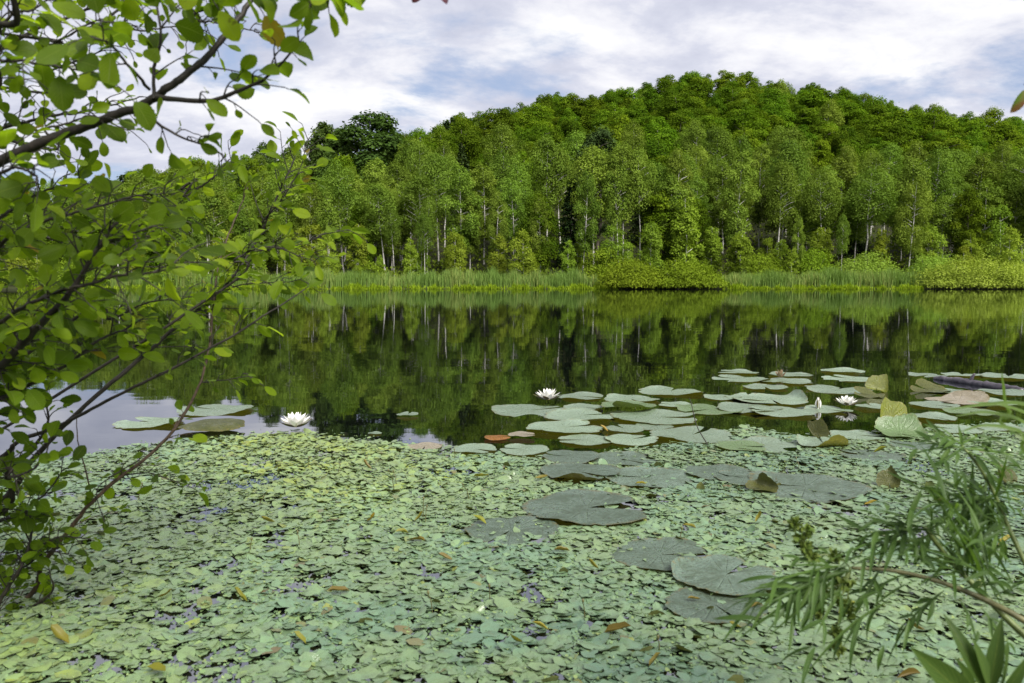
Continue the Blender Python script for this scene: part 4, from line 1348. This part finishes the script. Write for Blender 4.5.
for i, (px, py, h) in enumerate(STK):
    rng = np.random.default_rng(950 + i)
    p = ground(px, py, 0.0)
    hh_ = h * px_scale(p)
    ln = rng.normal(0, 0.25, 2) * hh_
    pts = spline([(0, 0, -0.02), (ln[0] * 0.4, ln[1] * 0.4, hh_ * 0.6), (ln[0], ln[1], hh_)], 8)
    mb = MB().tube(pts, np.linspace(0.0016, 0.0010, 8), 5)
    mb.tube(np.array([pts[-1], pts[-1] + (0, 0, 0.004), pts[-1] + (0, 0, 0.008), pts[-1] + (0, 0, 0.010)]), [0.001, 0.003, 0.0028, 0.001], 6)
    o = obj('dead_stalk', mb.build('dead_stalk', M['brownstem']), loc=p)
    side = 'left' if px < 350 else ('middle' if px < 560 else 'right')
    same = sorted(q for q in STK if ('left' if q[0] < 350 else ('middle' if q[0] < 560 else 'right')) == side)
    kk = same.index((px, py, h))
    tag(o, 'thin brown stalk, %s from left, sticking out of the %s of the leaf carpet' % ('first' if kk == 0 else ORD[kk], side), 'stalk', 'dead stalks in the carpet')


# ------------------------------------------------------------------ near shrub at left
def leafy(rng, curve, r0, r1, t0, spacing, L, wide, parent, leafmat='shrub', twigmat='twig', twig_len=(0.04, 0.13), tmpl=T_OB, up=0.55, name='stem', droop=0.25, tone=0.5, petiole=0.012, bare=0.0):
    """a stem with side twigs (one mesh) and its leaves (a child mesh)"""
    n = max(16, int(np.linalg.norm(np.diff(curve, axis=0), axis=1).sum() / 0.02))
    pts = spline(curve, n)
    jit = np.cumsum(rng.normal(0, 0.0009, pts.shape), 0)
    pts = pts + jit - np.linspace(0, 1, n)[:, None] * jit[-1] * 0.5
    mb = MB()
    org = pts[0].copy()
    knob = 1 + 0.10 * np.maximum(0, np.sin(np.arange(n) * 1.9)) ** 4
    mb.tube(pts - org, np.linspace(r0, r1, n) * knob, 8, 0.03, rng)
    seg = np.concatenate([[0], np.cumsum(np.linalg.norm(np.diff(pts, axis=0), axis=1))])
    tot = seg[-1]
    Pl, Al, Nl, Ll = [], [], [], []

    def put(p, d):
        a = unit(d + rng.normal(0, 0.35, 3) + np.array((0, 0, -droop)))
        nn = unit(np.array((0, 0, up)) + rng.normal(0, 0.42, 3) + np.array((0, -0.25, 0)))
        l = L * (0.30 + 0.68 * rng.random() ** 1.1)
        e = p + a * petiole
        mb.tube(np.array([p, (p + e) / 2 + (0, 0, 0.001), e]) - org, [0.0009, 0.0007, 0.0006], 4)
        Pl.append(e)
        Al.append(a)
        Nl.append(nn)
        Ll.append(l)
    s = t0 * tot
    sidx = 0
    while s < tot:
        i = int(np.clip(np.searchsorted(seg, s), 1, n - 1))
        p = pts[i]
        tdir = unit(pts[i] - pts[i - 1])
        ang = sidx * 2.4 + rng.normal(0, 0.6)
        a1 = unit(np.cross(tdir, (0.1, 0.3, 1)))
        a2 = np.cross(tdir, a1)
        out = unit(a1 * math.cos(ang) + a2 * math.sin(ang) * 0.7 + np.array((0, 0, 0.25)))
        if rng.random() < bare:
            s += spacing * rng.uniform(0.6, 1.4)
            sidx += 1
            continue
        if rng.random() < 0.68:
            tl = rng.uniform(*twig_len) * (1.1 - 0.5 * s / tot)
            d = unit(out + tdir * 0.7)
            c = spline([p, p + d * tl * 0.5 + (0, 0, 0.004), p + d * tl + np.array((0, 0, -0.1 * tl)) + tdir * tl * 0.2], 6)
            mb.tube(c - org, np.linspace(min(r1 * 1.2, 0.0016), 0.0007, 6), 5)
            m_ = max(2, int(tl / 0.018))
            for q in range(m_):
                f = (q + 0.6) / m_
                pp = c[min(int(f * 5) + 1, 5)]
                sd = unit(np.cross(d, (0, 0, 1))) * (1 if q % 2 else -1)
                put(pp, unit(d * 0.7 + sd * 0.8) if q < m_ - 1 else d)
        else:
            put(p, unit(out + tdir * 0.5))
        s += 0.62 * spacing * rng.uniform(0.6, 1.4)
        sidx += 1
    put(pts[-1], unit(pts[-1] - pts[-2]))
    st = obj(name, mb.build(name, M[twigmat]), parent, org - np.array(parent.location) if parent is not None else org)
    if Pl:
        P_, A_, N__, L_ = map(np.array, (Pl, Al, Nl, Ll))
        k = len(P_)
        V, Fs, uv = leaves(P_ - org, A_, N__, L_, L_ * wide * rng.uniform(0.9, 1.3, k), rng.uniform(-0.05, 0.55, k), rng.uniform(-0.3, 0.9, k), tmpl, 0.035, rng)
        rv = np.clip(rng.normal(tone, 0.27, k), 0, 0.97)
        rv = np.where(rng.random(k) < 0.004, 1.0, rv)
        obj('foliage', mesh('foliage', V, Fs, M[leafmat], np.repeat(rv, len(tmpl[0])), uv, True), st)
    return st


def pix(lst):
    return [at(px, py, d) for px, py, d in lst]


# the young tree whose limbs reach in from the left, above
trunk_base = np.array((-1.95, 1.25, 0.08))
tree = empty('overhanging_tree', trunk_base)
rng = np.random.default_rng(31)
tp = spline([trunk_base - (0, 0, 0.2), trunk_base + (0.03, 0.02, 0.5), trunk_base + (0.10, 0.05, 1.2), trunk_base + (0.08, 0.10, 2.4), trunk_base + (0.2, 0.2, 3.6)], 20)
obj('trunk', MB().tube(tp - trunk_base, np.linspace(0.045, 0.012, 20), 10, 0.04, rng).build('trunk', M['twig']), tree)
j1 = trunk_base + np.array((0.06, 0.04, 0.75))
j2 = trunk_base + np.array((0.10, 0.05, 1.2))
j3 = trunk_base + np.array((0.08, 0.08, 1.7))
leafy(rng, [j1, *pix([(-120, 205, 1.3), (0, 160, 1.25), (60, 136, 1.23), (110, 118, 1.22), (155, 98, 1.2), (186, 74, 1.2), (216, 40, 1.22), (252, -4, 1.25), (290, -60, 1.3)])], 0.0092, 0.0032, 0.62, 0.045, 0.05, 0.62, tree, name='limb', bare=0.25, tone=0.45)
leafy(rng, pix([(158, 97, 1.2), (185, 101, 1.18), (214, 102, 1.17), (240, 92, 1.16), (264, 82, 1.15), (284, 66, 1.14), (302, 44, 1.13)]), 0.0042, 0.0012, 0.25, 0.030, 0.046, 0.62, tree, name='branch', tone=0.5, twig_len=(0.02, 0.06))
leafy(rng, pix([(135, 115, 1.21), (160, 124, 1.2), (178, 134, 1.2), (200, 143, 1.2), (222, 154, 1.2)]), 0.0024, 0.001, 0.2, 0.024, 0.042, 0.62, tree, name='branch', tone=0.45, twig_len=(0.02, 0.05))
leafy(rng, pix([(155, 98, 1.2), (157, 70, 1.22), (162, 40, 1.2), (158, 10, 1.2), (150, -20, 1.2)]), 0.0028, 0.0012, 0.2, 0.03, 0.055, 0.64, tree, name='branch', tone=0.4, twig_len=(0.03, 0.08))
leafy(rng, pix([(150, 90, 1.18), (128, 66, 1.12), (112, 50, 1.06), (95, 42, 1.0)]), 0.0024, 0.001, 0.3, 0.025, 0.055, 0.64, tree, name='branch', tone=0.4, twig_len=(0.03, 0.06))
leafy(rng, [j2, *pix([(-60, 90, 1.4), (0, 52, 1.4), (55, 24, 1.42), (110, 6, 1.45), (170, -20, 1.5)])], 0.005, 0.0012, 0.5, 0.03, 0.034, 0.6, tree, name='branch', tone=0.5, twig_len=(0.03, 0.09))
leafy(rng, [j1 + (0, 0, 0.1), *pix([(-60, 140, 1.5), (0, 124, 1.5), (50, 112, 1.5), (100, 104, 1.52), (140, 96, 1.55)])], 0.0045, 0.0012, 0.45, 0.024, 0.034, 0.6, tree, name='branch', tone=0.45, twig_len=(0.03, 0.09))
leafy(rng, [j2, *pix([(-80, 70, 1.15), (-10, 62, 1.1), (40, 66, 1.08), (85, 74, 1.06)])], 0.0035, 0.001, 0.5, 0.028, 0.05, 0.62, tree, name='branch', tone=0.5, twig_len=(0.03, 0.08))
leafy(rng, [j3, *pix([(-60, 0, 1.2), (20, -14, 1.15), (90, -16, 1.15), (180, -14, 1.15), (250, -18, 1.15), (325, -22, 1.1)])], 0.0055, 0.0012, 0.4, 0.026, 0.055, 0.62, tree, name='branch', tone=0.5, twig_len=(0.03, 0.09), droop=0.6)
leafy(rng, [j3 + (0, 0, 0.2), *pix([(120, -60, 1.1), (240, -50, 1.08), (300, -30, 1.06), (322, 0, 1.05), (332, 8, 1.05)])], 0.004, 0.0012, 0.72, 0.022, 0.052, 0.6, tree, name='branch', tone=0.55, twig_len=(0.02, 0.05), droop=0.6)
leafy(rng, [j1, *pix([(-80, 210, 1.15), (0, 172, 1.1), (28, 178, 1.09), (35, 200, 1.08)])], 0.0035, 0.001, 0.5, 0.022, 0.045, 0.64, tree, name='branch', tone=0.4, twig_len=(0.03, 0.07))
leafy(rng, [j1, *pix([(-80, 120, 1.3), (0, 20, 1.3), (30, 5, 1.3), (70, -20, 1.3)])], 0.0035, 0.001, 0.45, 0.026, 0.044, 0.64, tree, name='branch', tone=0.6, twig_len=(0.03, 0.08))
for pl in ([(0, 86, 1.5), (40, 74, 1.5), (84, 60, 1.5), (122, 40, 1.52)], [(0, 138, 1.4), (44, 126, 1.4), (88, 118, 1.42), (128, 128, 1.44)], [(0, 30, 1.35), (48, 40, 1.35), (92, 20, 1.35), (130, 24, 1.36)],
           [(60, -20, 1.4), (110, 20, 1.4), (150, 30, 1.42), (200, 20, 1.42)], [(170, -20, 1.4), (190, 12, 1.4), (222, 22, 1.4), (262, 34, 1.4)]):
    leafy(rng, [j2, *pix(pl)], 0.003, 0.0009, 0.55, 0.022, 0.032, 0.62, tree, name='branch', tone=0.5, twig_len=(0.03, 0.08))
tag(tree, 'dark limbed young tree leaning in over the pond at upper left', 'tree')

# the shrub rooted on the bank below it
shrub_base = np.array((-1.72, 1.72, 0.06))
shrub = empty('waterside_shrub', shrub_base)
rng = np.random.default_rng(33)
b0 = shrub_base + np.array((0, 0, 0.0))
LF = dict(L=0.05, wide=0.56, parent=shrub)
leafy(rng, [b0, *pix([(-90, 440, 1.6), (0, 366, 1.35), (30, 335, 1.3), (55, 311, 1.28), (78, 284, 1.27), (96, 260, 1.26), (112, 235, 1.26), (124, 215, 1.26)])], 0.0085, 0.0018, 0.45, 0.022, name='stem', twig_len=(0.05, 0.13), **LF)
leafy(rng, [b0, *pix([(-20, 510, 1.85), (28, 462, 1.85), (60, 430, 1.85), (92, 400, 1.86), (145, 355, 1.9), (178, 326, 1.92), (212, 300, 1.95), (238, 270, 1.97), (256, 240, 2.0), (272, 205, 2.0), (292, 160, 2.02)])], 0.0072, 0.0016, 0.62, 0.022, twig_len=(0.05, 0.16), name='stem', **LF)
leafy(rng, [b0, *pix([(-20, 470, 1.8), (20, 444, 1.8), (62, 426, 1.8), (130, 391, 1.8), (200, 356, 1.82), (262, 319, 1.85), (306, 290, 1.88)])], 0.0062, 0.0014, 0.72, 0.05, twig_len=(0.03, 0.08), bare=0.3, name='stem', **LF)
leafy(rng, [b0, *pix([(0, 606, 1.84), (42, 560, 1.82), (70, 527, 1.82), (92, 498, 1.82), (142, 458, 1.85), (172, 428, 1.87), (198, 380, 1.9), (207, 330, 1.93), (214, 275, 1.96), (232, 222, 2.0), (246, 190, 2.02)])], 0.0062, 0.0013, 0.25, 0.06, twig_len=(0.03, 0.10), bare=0.35, twigmat='redtwig', name='stem', **LF)
leafy(rng, [b0, *pix([(-40, 420, 1.5), (0, 398, 1.45), (52, 374, 1.45), (98, 340, 1.46), (140, 318, 1.48)])], 0.006, 0.0013, 0.45, 0.02, twig_len=(0.05, 0.13), name='stem', **LF)
leafy(rng, [b0, *pix([(-60, 380, 1.4), (0, 320, 1.3), (60, 290, 1.25), (120, 278, 1.22), (175, 268, 1.2)])], 0.005, 0.0012, 0.45, 0.019, twig_len=(0.05, 0.12), name='stem', **LF)
leafy(rng, [b0, *pix([(-80, 330, 1.5), (0, 250, 1.45), (50, 222, 1.42), (110, 205, 1.42), (165, 195, 1.44)])], 0.005, 0.0012, 0.45, 0.017, twig_len=(0.05, 0.14), name='stem', **LF)
leafy(rng, [b0, *pix([(-80, 300, 1.6), (0, 215, 1.6), (40, 190, 1.6), (80, 180, 1.6)])], 0.005, 0.0012, 0.45, 0.018, twig_len=(0.05, 0.14), name='stem', **LF)
leafy(rng, [b0, *pix([(-60, 420, 1.5), (0, 345, 1.45), (40, 318, 1.42), (75, 300, 1.4)])], 0.005, 0.0012, 0.5, 0.018, twig_len=(0.05, 0.12), name='stem', **LF)
leafy(rng, [b0, *pix([(-60, 300, 1.7), (20, 240, 1.75), (80, 245, 1.8), (140, 236, 1.85), (190, 222, 1.9)])], 0.005, 0.0012, 0.45, 0.018, twig_len=(0.05, 0.15), name='stem', **LF)
leafy(rng, [b0, *pix([(-30, 660, 1.72), (0, 600, 1.7), (22, 560, 1.7), (30, 520, 1.72), (8, 470, 1.75)])], 0.007, 0.0012, 0.4, 0.02, twig_len=(0.03, 0.09), name='stem', **{**LF, 'L': 0.038})
leafy(rng, [b0, *pix([(-10, 520, 1.75), (8, 470, 1.72), (30, 450, 1.72), (46, 420, 1.72), (42, 396, 1.72)])], 0.008, 0.0012, 0.5, 0.024, twig_len=(0.02, 0.07), name='stem', **{**LF, 'L': 0.036})
leafy(rng, [b0, *pix([(0, 618, 1.8), (30, 606, 1.78), (50, 590, 1.77), (48, 572, 1.76)])], 0.005, 0.0012, 0.5, 0.03, twig_len=(0.02, 0.06), name='stem', **{**LF, 'L': 0.034})
# side branches off the long stems
leafy(rng, pix([(92, 498, 1.82), (86, 470, 1.8), (80, 440, 1.8), (78, 416, 1.8)]), 0.002, 0.0009, 0.05, 0.09, name='twig', bare=0.7, twig_len=(0.02, 0.04), twigmat='redtwig', L=0.03, wide=0.56, parent=shrub)
leafy(rng, pix([(120, 477, 1.84), (150, 474, 1.83), (178, 482, 1.82), (196, 490, 1.82)]), 0.0018, 0.0009, 0.05, 0.022, name='twig', twig_len=(0.02, 0.05), L=0.045, wide=0.55, parent=shrub, tone=0.35)
leafy(rng, pix([(200, 382, 1.9), (222, 381, 1.9), (248, 377, 1.9)]), 0.0018, 0.0009, 0.1, 0.03, name='twig', twig_len=(0.02, 0.05), L=0.036, wide=0.5, parent=shrub, tone=0.65)
leafy(rng, pix([(250, 252, 1.98), (275, 248, 1.97), (300, 244, 1.96), (322, 234, 1.95), (345, 230, 1.94)]), 0.002, 0.0009, 0.1, 0.026, name='twig', twig_len=(0.03, 0.08), L=0.06, wide=0.5, parent=shrub, tone=0.7)
leafy(rng, pix([(212, 300, 1.95), (240, 285, 1.93), (275, 283, 1.92), (300, 280, 1.9)]), 0.002, 0.0009, 0.1, 0.03, name='twig', twig_len=(0.03, 0.08), L=0.055, wide=0.5, parent=shrub, tone=0.6)
leafy(rng, pix([(262, 222, 2.0), (282, 200, 1.98), (300, 170, 1.97), (308, 140, 1.97)]), 0.002, 0.0009, 0.1, 0.022, name='twig', twig_len=(0.03, 0.08), L=0.052, wide=0.5, parent=shrub, tone=0.75)
leafy(rng, pix([(105, 245, 1.26), (130, 236, 1.24), (155, 228, 1.23)]), 0.0018, 0.0009, 0.1, 0.025, name='twig', twig_len=(0.03, 0.07), L=0.05, wide=0.6, parent=shrub, tone=0.5)
leafy(rng, pix([(140, 460, 1.85), (112, 478, 1.82), (98, 494, 1.8), (104, 520, 1.79)]), 0.0018, 0.0009, 0.1, 0.026, name='twig', twig_len=(0.02, 0.06), L=0.04, wide=0.5, parent=shrub, tone=0.3)
for k_, (pl, L_s) in enumerate([([(0, 520, 1.7), (22, 512, 1.66), (44, 494, 1.62), (60, 470, 1.6)], 0.042), ([(0, 560, 1.75), (30, 548, 1.72), (62, 536, 1.7), (92, 540, 1.7)], 0.04),
                                ([(-20, 480, 1.5), (10, 478, 1.46), (34, 470, 1.44), (48, 446, 1.42)], 0.045), ([(0, 580, 1.78), (20, 572, 1.76), (48, 552, 1.74), (70, 555, 1.72)], 0.036)]):
    leafy(rng, [b0, *pix(pl)], 0.004, 0.001, 0.55, 0.018, name='stem', twig_len=(0.03, 0.07), L=L_s, wide=0.58, parent=shrub, tone=0.35)
for k_, pl in enumerate([[(150, 214, 1.9), (185, 196, 1.9), (215, 178, 1.9), (232, 156, 1.9)], [(205, 300, 1.9), (235, 262, 1.9), (268, 250, 1.9), (312, 262, 1.9)], [(60, 330, 1.6), (110, 316, 1.6), (150, 300, 1.6), (190, 296, 1.6)]]):
    leafy(rng, [b0, *pix(pl)], 0.004, 0.0009, 0.6, 0.02, name='stem', twig_len=(0.03, 0.09), L=0.046, wide=0.52, parent=shrub, tone=0.65)
tag(shrub, 'leafy green shrub with thin dark stems leaning over the water at left', 'shrub')

# ------------------------------------------------------------------ plants at right
RB = np.array((1.02, 0.86, 0.03))
plant = empty('narrow_leaved_plant', RB)
rng = np.random.default_rng(61)


def stem(curve, r0, r1, mat, parent, name='stem'):
    pts = spline(curve, 40)
    o = obj(name, MB().tube(pts - pts[0], np.linspace(r0, r1, 40), 9, 0.015, rng).build(name, M[mat]), parent, pts[0] - np.array(parent.location))
    return o, pts


def whorl(parent_obj, org, specs, mat, name, L, W, tone=0.5):
    """compound leaves from (base point, tip point): a thin rib with narrow drooping leaflets along it"""
    P_, A_, N_, L_, W_, Cu = [], [], [], [], [], []
    for b, tp in specs:
        d = tp - b
        ln = np.linalg.norm(d)
        dv = d / ln
        up = unit(np.array((0, -0.35, 0.9)) + rng.normal(0, 0.22, 3))
        sd = unit(np.cross(dv, up))
        P_.append(b), A_.append(d), N_.append(up), L_.append(ln * 1.05), W_.append(0.0055), Cu.append(rng.uniform(0.2, 0.7))
        m = int(rng.integers(2, 4)) if ln > 0.035 else 1
        for i in range(m):
            f = 0.30 + 0.48 * i / max(m - 1, 1) + rng.normal(0, 0.03)
            for sg in (-1, 1):
                if rng.random() < 0.12:
                    continue
                P_.append(b + d * f + np.array((0, 0, -0.06 * ln * f)))
                A_.append(unit(dv * 0.85 + sd * sg * rng.uniform(0.5, 0.9) + np.array((0, 0, rng.uniform(-0.45, 0.1)))))
                N_.append(unit(up + rng.normal(0, 0.3, 3)))
                L_.append(ln * rng.uniform(0.40, 0.66) * (1.0 - 0.35 * f))
                W_.append(rng.uniform(0.0052, 0.0078))
                Cu.append(rng.uniform(0.2, 1.2))
    P_, A_, N_, L_, W_, Cu = map(np.array, (P_, A_, N_, L_, W_, Cu))
    k = len(P_)
    V, Fs, uv = leaves(P_ - org, A_, N_, L_, W_, rng.uniform(0.1, 0.6, k), Cu, T_LA, 0.03, rng)
    rv = np.clip(rng.normal(tone, 0.25, k), 0, 1)
    return obj(name, mesh(name, V, Fs, M[mat], np.repeat(rv, len(T_LA[0])), uv, True), parent_obj)


# lower brown stem with a spray of narrow leaves and hanging buds
s1, p1 = stem([RB, *pix([(1120, 680, 0.93), (1030, 624, 0.97), (985, 600, 1.0), (940, 582, 1.02), (895, 571, 1.04), (852, 568, 1.05)])], 0.0052, 0.0022, 'brownstem', plant)
e = at(850, 568, 1.05)


def fan(e, tips, d):
    return [(e + rng.normal(0, 0.004, 3), at(px, py, d + rng.normal(0, 0.03))) for px, py in tips]


whorl(s1, p1[0], fan(e, [(752, 574), (782, 600), (722, 602), (735, 622), (770, 628), (788, 552), (800, 590), (812, 545), (806, 612), (775, 586), (760, 598), (818, 625), (745, 590)], 1.03), 'mug', 'foliage', 0.08, 0.16, 0.45)
s1b = [(at(905, 574, 1.03), (840, 600)), (at(900, 590, 1.02), (830, 640)), (at(930, 600, 1.0), (870, 655)), (at(945, 590, 1.0), (905, 620)), (at(960, 600, 1.0), (985, 640)), (at(980, 606, 0.99), (1015, 650)),
       (at(920, 580, 1.02), (870, 590)), (at(880, 570, 1.04), (858, 600)), (at(990, 600, 0.98), (1030, 575)), (at(925, 586, 1.01), (940, 560)), (at(890, 600, 1.0), (790, 655)), (at(960, 590, 1.0), (1010, 575))]
whorl(s1, p1[0], [(b, at(px, py, b[1] + rng.normal(-0.02, 0.02))) for b, (px, py) in s1b], 'mug', 'foliage', 0.08, 0.15, 0.35)


def bud_cluster(top, spots, d):
    mb = MB()
    prev = top
    T2 = leaf_grid(5, 3, prof_lance)
    base = np.array(plant.location)
    cs = []
    for px, py in spots:
        c = at(px, py, d)
        mb.tube(spline([prev, (prev + c) / 2 + (0.002, 0, 0.002), c], 5) - top, [0.0010, 0.0009, 0.0009, 0.0009, 0.0009], 5)
        prev = c
        cs.append(c)
    st = obj('bud_stalk', mb.build('bud_stalk', M['stem']), plant, top - base)
    for c in cs:
        k = 34
        v = unit(rng.normal(size=(k, 3)))
        V, Fs, uv = leaves(v * 0.002, unit(v + np.array((0, 0, -0.3))), unit(np.cross(v, rng.normal(size=(k, 3)))), rng.uniform(0.008, 0.013, k), np.full(k, 0.0062), np.full(k, 0.3), np.full(k, 1.2), T2)
        obj('bud', mesh('bud', V, Fs, M['bud'], np.repeat(rng.random(k), len(T2[0])), uv, True), st, c - top)


bud_cluster(e, [(835, 556), (812, 556), (806, 548), (800, 540), (806, 531), (795, 523)], 1.05)
bud_cluster(e, [(842, 585), (824, 590), (820, 600), (818, 612)], 1.04)
bud_cluster(e, [(840, 600), (836, 632), (838, 648)], 1.03)
bud_cluster(e, [(848, 580), (846, 606), (850, 612)], 1.05)

# upright dark stem behind it
s2, p2 = stem([RB, *pix([(1080, 640, 1.0), (1040, 590, 1.08), (1012, 535, 1.12), (995, 495, 1.14), (978, 465, 1.15), (962, 446, 1.16)])], 0.0046, 0.0018, 'stem', plant)
e2 = at(963, 448, 1.16)
whorl(s2, p2[0], fan(e2, [(918, 434), (932, 426), (905, 445), (985, 430), (1000, 440), (1022, 425), (960, 425), (940, 462), (1030, 452), (1018, 470)], 1.14), 'mug', 'foliage', 0.08, 0.15, 0.5)
e3 = at(990, 500, 1.14)
whorl(s2, p2[0], fan(e3, [(930, 470), (905, 482), (948, 452), (940, 500), (915, 520), (1020, 480), (1024, 510), (1010, 452), (956, 520), (965, 470)], 1.10), 'mug', 'foliage', 0.08, 0.16, 0.4)
# third, pale thick stem leaning left with a dense fan
s3, p3 = stem([RB, *pix([(1100, 690, 0.95), (1030, 640, 0.98), (985, 596, 1.02), (950, 560, 1.05), (925, 528, 1.06)])], 0.0058, 0.003, 'stem', plant)
e4 = at(927, 531, 1.06)
whorl(s3, p3[0], fan(e4, [(868, 512), (845, 530), (830, 545), (880, 495), (868, 545), (900, 552), (905, 500), (935, 490), (960, 505), (850, 556), (890, 520), (945, 520), (920, 560), (862, 526)], 1.02), 'mug', 'foliage', 0.09, 0.14, 0.4)
e5 = at(968, 578, 1.03)
whorl(s3, p3[0], fan(e5, [(940, 505), (955, 510), (930, 520), (975, 520), (985, 515), (905, 540), (948, 535), (1000, 540), (915, 548), (965, 540)], 1.03), 'mug', 'foliage', 0.09, 0.15, 0.5)
for _ in range(17):
    px_, py_ = rng.uniform(930, 1020), rng.uniform(440, 590)
    bb = p2[int(rng.integers(18, 38))] if rng.random() < 0.5 else p3[int(rng.integers(18, 38))]
    whorl(s2, p2[0], [(bb, at(px_, py_, bb[1] + rng.normal(0, 0.03)))], 'mug', 'foliage', 0.08, 0.1, 0.5)
tag(plant, 'narrow leaved bank plant with arching stems and hanging green buds at right', 'plant')

# grass blades from the right edge
GB = np.array((1.15, 0.95, 0.10))
grass = empty('grass_tuft', GB)
for pts_, tone in (([(1060, 470, 1.0), (1030, 425, 1.0), (990, 412, 1.0), (955, 416, 1.0)], 0.6), ([(1070, 440, 0.98), (1030, 405, 0.98), (985, 404, 0.97), (948, 410, 0.96)], 0.4),
                   ([(1080, 460, 1.02), (1040, 420, 1.02), (1005, 405, 1.02), (975, 402, 1.02)], 0.7), ([(1040, 440, 1.04), (1010, 410, 1.04), (1004, 385, 1.04), (1002, 372, 1.04)], 0.5), ([(1060, 450, 0.95), (1020, 430, 0.95), (985, 425, 0.95), (960, 432, 0.95)], 0.5)):
    c = spline([GB + rng.normal(0, 0.02, 3) * (1, 1, 0), GB + np.array((0.02, 0.02, 0.3)), *pix(pts_)], 30)
    w = 0.0042 * np.sin(np.linspace(0.35, 1, 30) * math.pi) ** 0.7 + 0.0002
    T_ = unit(np.gradient(c, axis=0))
    B_ = unit(np.cross(T_, (0.1, -0.6, 0.7)))
    N3 = np.cross(T_, B_)
    V = np.stack([c - B_ * w[:, None] + N3 * w[:, None] * 0.4, c, c + B_ * w[:, None] + N3 * w[:, None] * 0.4], 1)
    ix = np.arange(90).reshape(30, 3)
    F = np.stack([ix[:-1, :-1], ix[:-1, 1:], ix[1:, 1:], ix[1:, :-1]], -1).reshape(-1, 4)
    uv = np.stack([np.repeat(np.linspace(0, 1, 30), 3), np.tile([0.0, 0.5, 1.0], 30)], 1)
    obj('blade', mesh('blade', V.reshape(-1, 3) - GB, F, M['blade'], np.full(90, tone), uv, True), grass)
tag(grass, 'bright green grass blades reaching in from the right edge', 'grass tuft')

# broad leaved plant in the lower right corner
BB = np.array((0.56, 0.86, 0.05))
bp = empty('broad_leaved_plant', BB)
e6 = at(985, 690, 0.84)
sp_, pp_ = stem([BB, (BB + e6) / 2 + (0.01, 0, 0), e6], 0.004, 0.003, 'stem', bp)
tips = [((985, 690), (951, 617), 0.15), ((990, 690), (1001, 622), 0.2), ((998, 692), (1014, 640), 0.45), ((975, 695), (962, 660), 0.1), ((970, 700), (926, 658), 0.6), ((1000, 700), (1030, 660), 0.55), ((985, 700), (965, 690), 0.05), ((990, 690), (978, 640), 0.7)]
specs = [(at(b[0], b[1], 0.84), at(tp[0], tp[1], 0.83 + rng.normal(0, 0.02)), tn) for b, tp, tn in tips]
P_ = np.array([s[0] for s in specs])
A_ = np.array([s[1] - s[0] for s in specs])
N_ = unit(np.array([(0.2, -0.7, 0.55)]) + rng.normal(0, 0.3, (len(specs), 3)))
L_ = np.linalg.norm(A_, axis=1)
V, Fs, uv = leaves(P_ - pp_[0], A_, N_, L_ * 1.05, np.maximum(L_ * 0.24, 0.014), np.full(len(specs), 0.35), np.full(len(specs), 0.25), T_LA, 0.01, rng)
obj('foliage', mesh('foliage', V, Fs, M['broad'], np.repeat([s[2] for s in specs], len(T_LA[0])), uv, True), sp_)
tag(bp, 'broad pointed leaves of a plant in the lower right corner', 'plant')


# ------------------------------------------------------------------ twigs hanging into the top and right of the view
def hang(name, curve, spec, mat, label):
    base = np.array(curve[0])
    root = empty(name, base)
    pts = spline(curve, 20)
    obj('twig', MB().tube(pts - base, np.linspace(0.003, 0.0012, 20), 6).build('twig', M['twig']), root)
    for b, tp, w in spec:
        d = tp - b
        L = np.linalg.norm(d)
        V, Fs, uv = leaves(np.array([b - base]), np.array([d]), np.array([(0.4, -0.8, 0.4)]), np.array([L]), np.array([L * w]), np.array([0.4]), np.array([0.4]), T_OB)
        obj('leaf', mesh('leaf', V, Fs, M[mat], uv=uv, smooth=True), root)
    tag(root, label, 'twig')


hang('hanging_twig', [np.array((1.6, 1.0, 1.4)), np.array((1.1, 1.0, 1.25)), at(1060, 60, 1.1), at(1026, 90, 1.1)], [(at(1024, 90, 1.1), at(1014, 113, 1.1), 0.55), (at(1045, 75, 1.1), at(1060, 110, 1.1), 0.6)], 'redleaf', 'red tinged leaf hanging into view at the upper right edge')
hang('overhead_twig', [np.array((-0.3, 0.9, 1.9)), at(380, -120, 1.1), at(415, -50, 1.1), at(432, -16, 1.1)], [(at(424, -14, 1.1), at(412, 2, 1.1), 0.6), (at(432, -16, 1.1), at(449, 1.5, 1.1), 0.6)], 'purpleleaf', 'dark purple leaf tips hanging at the top edge')
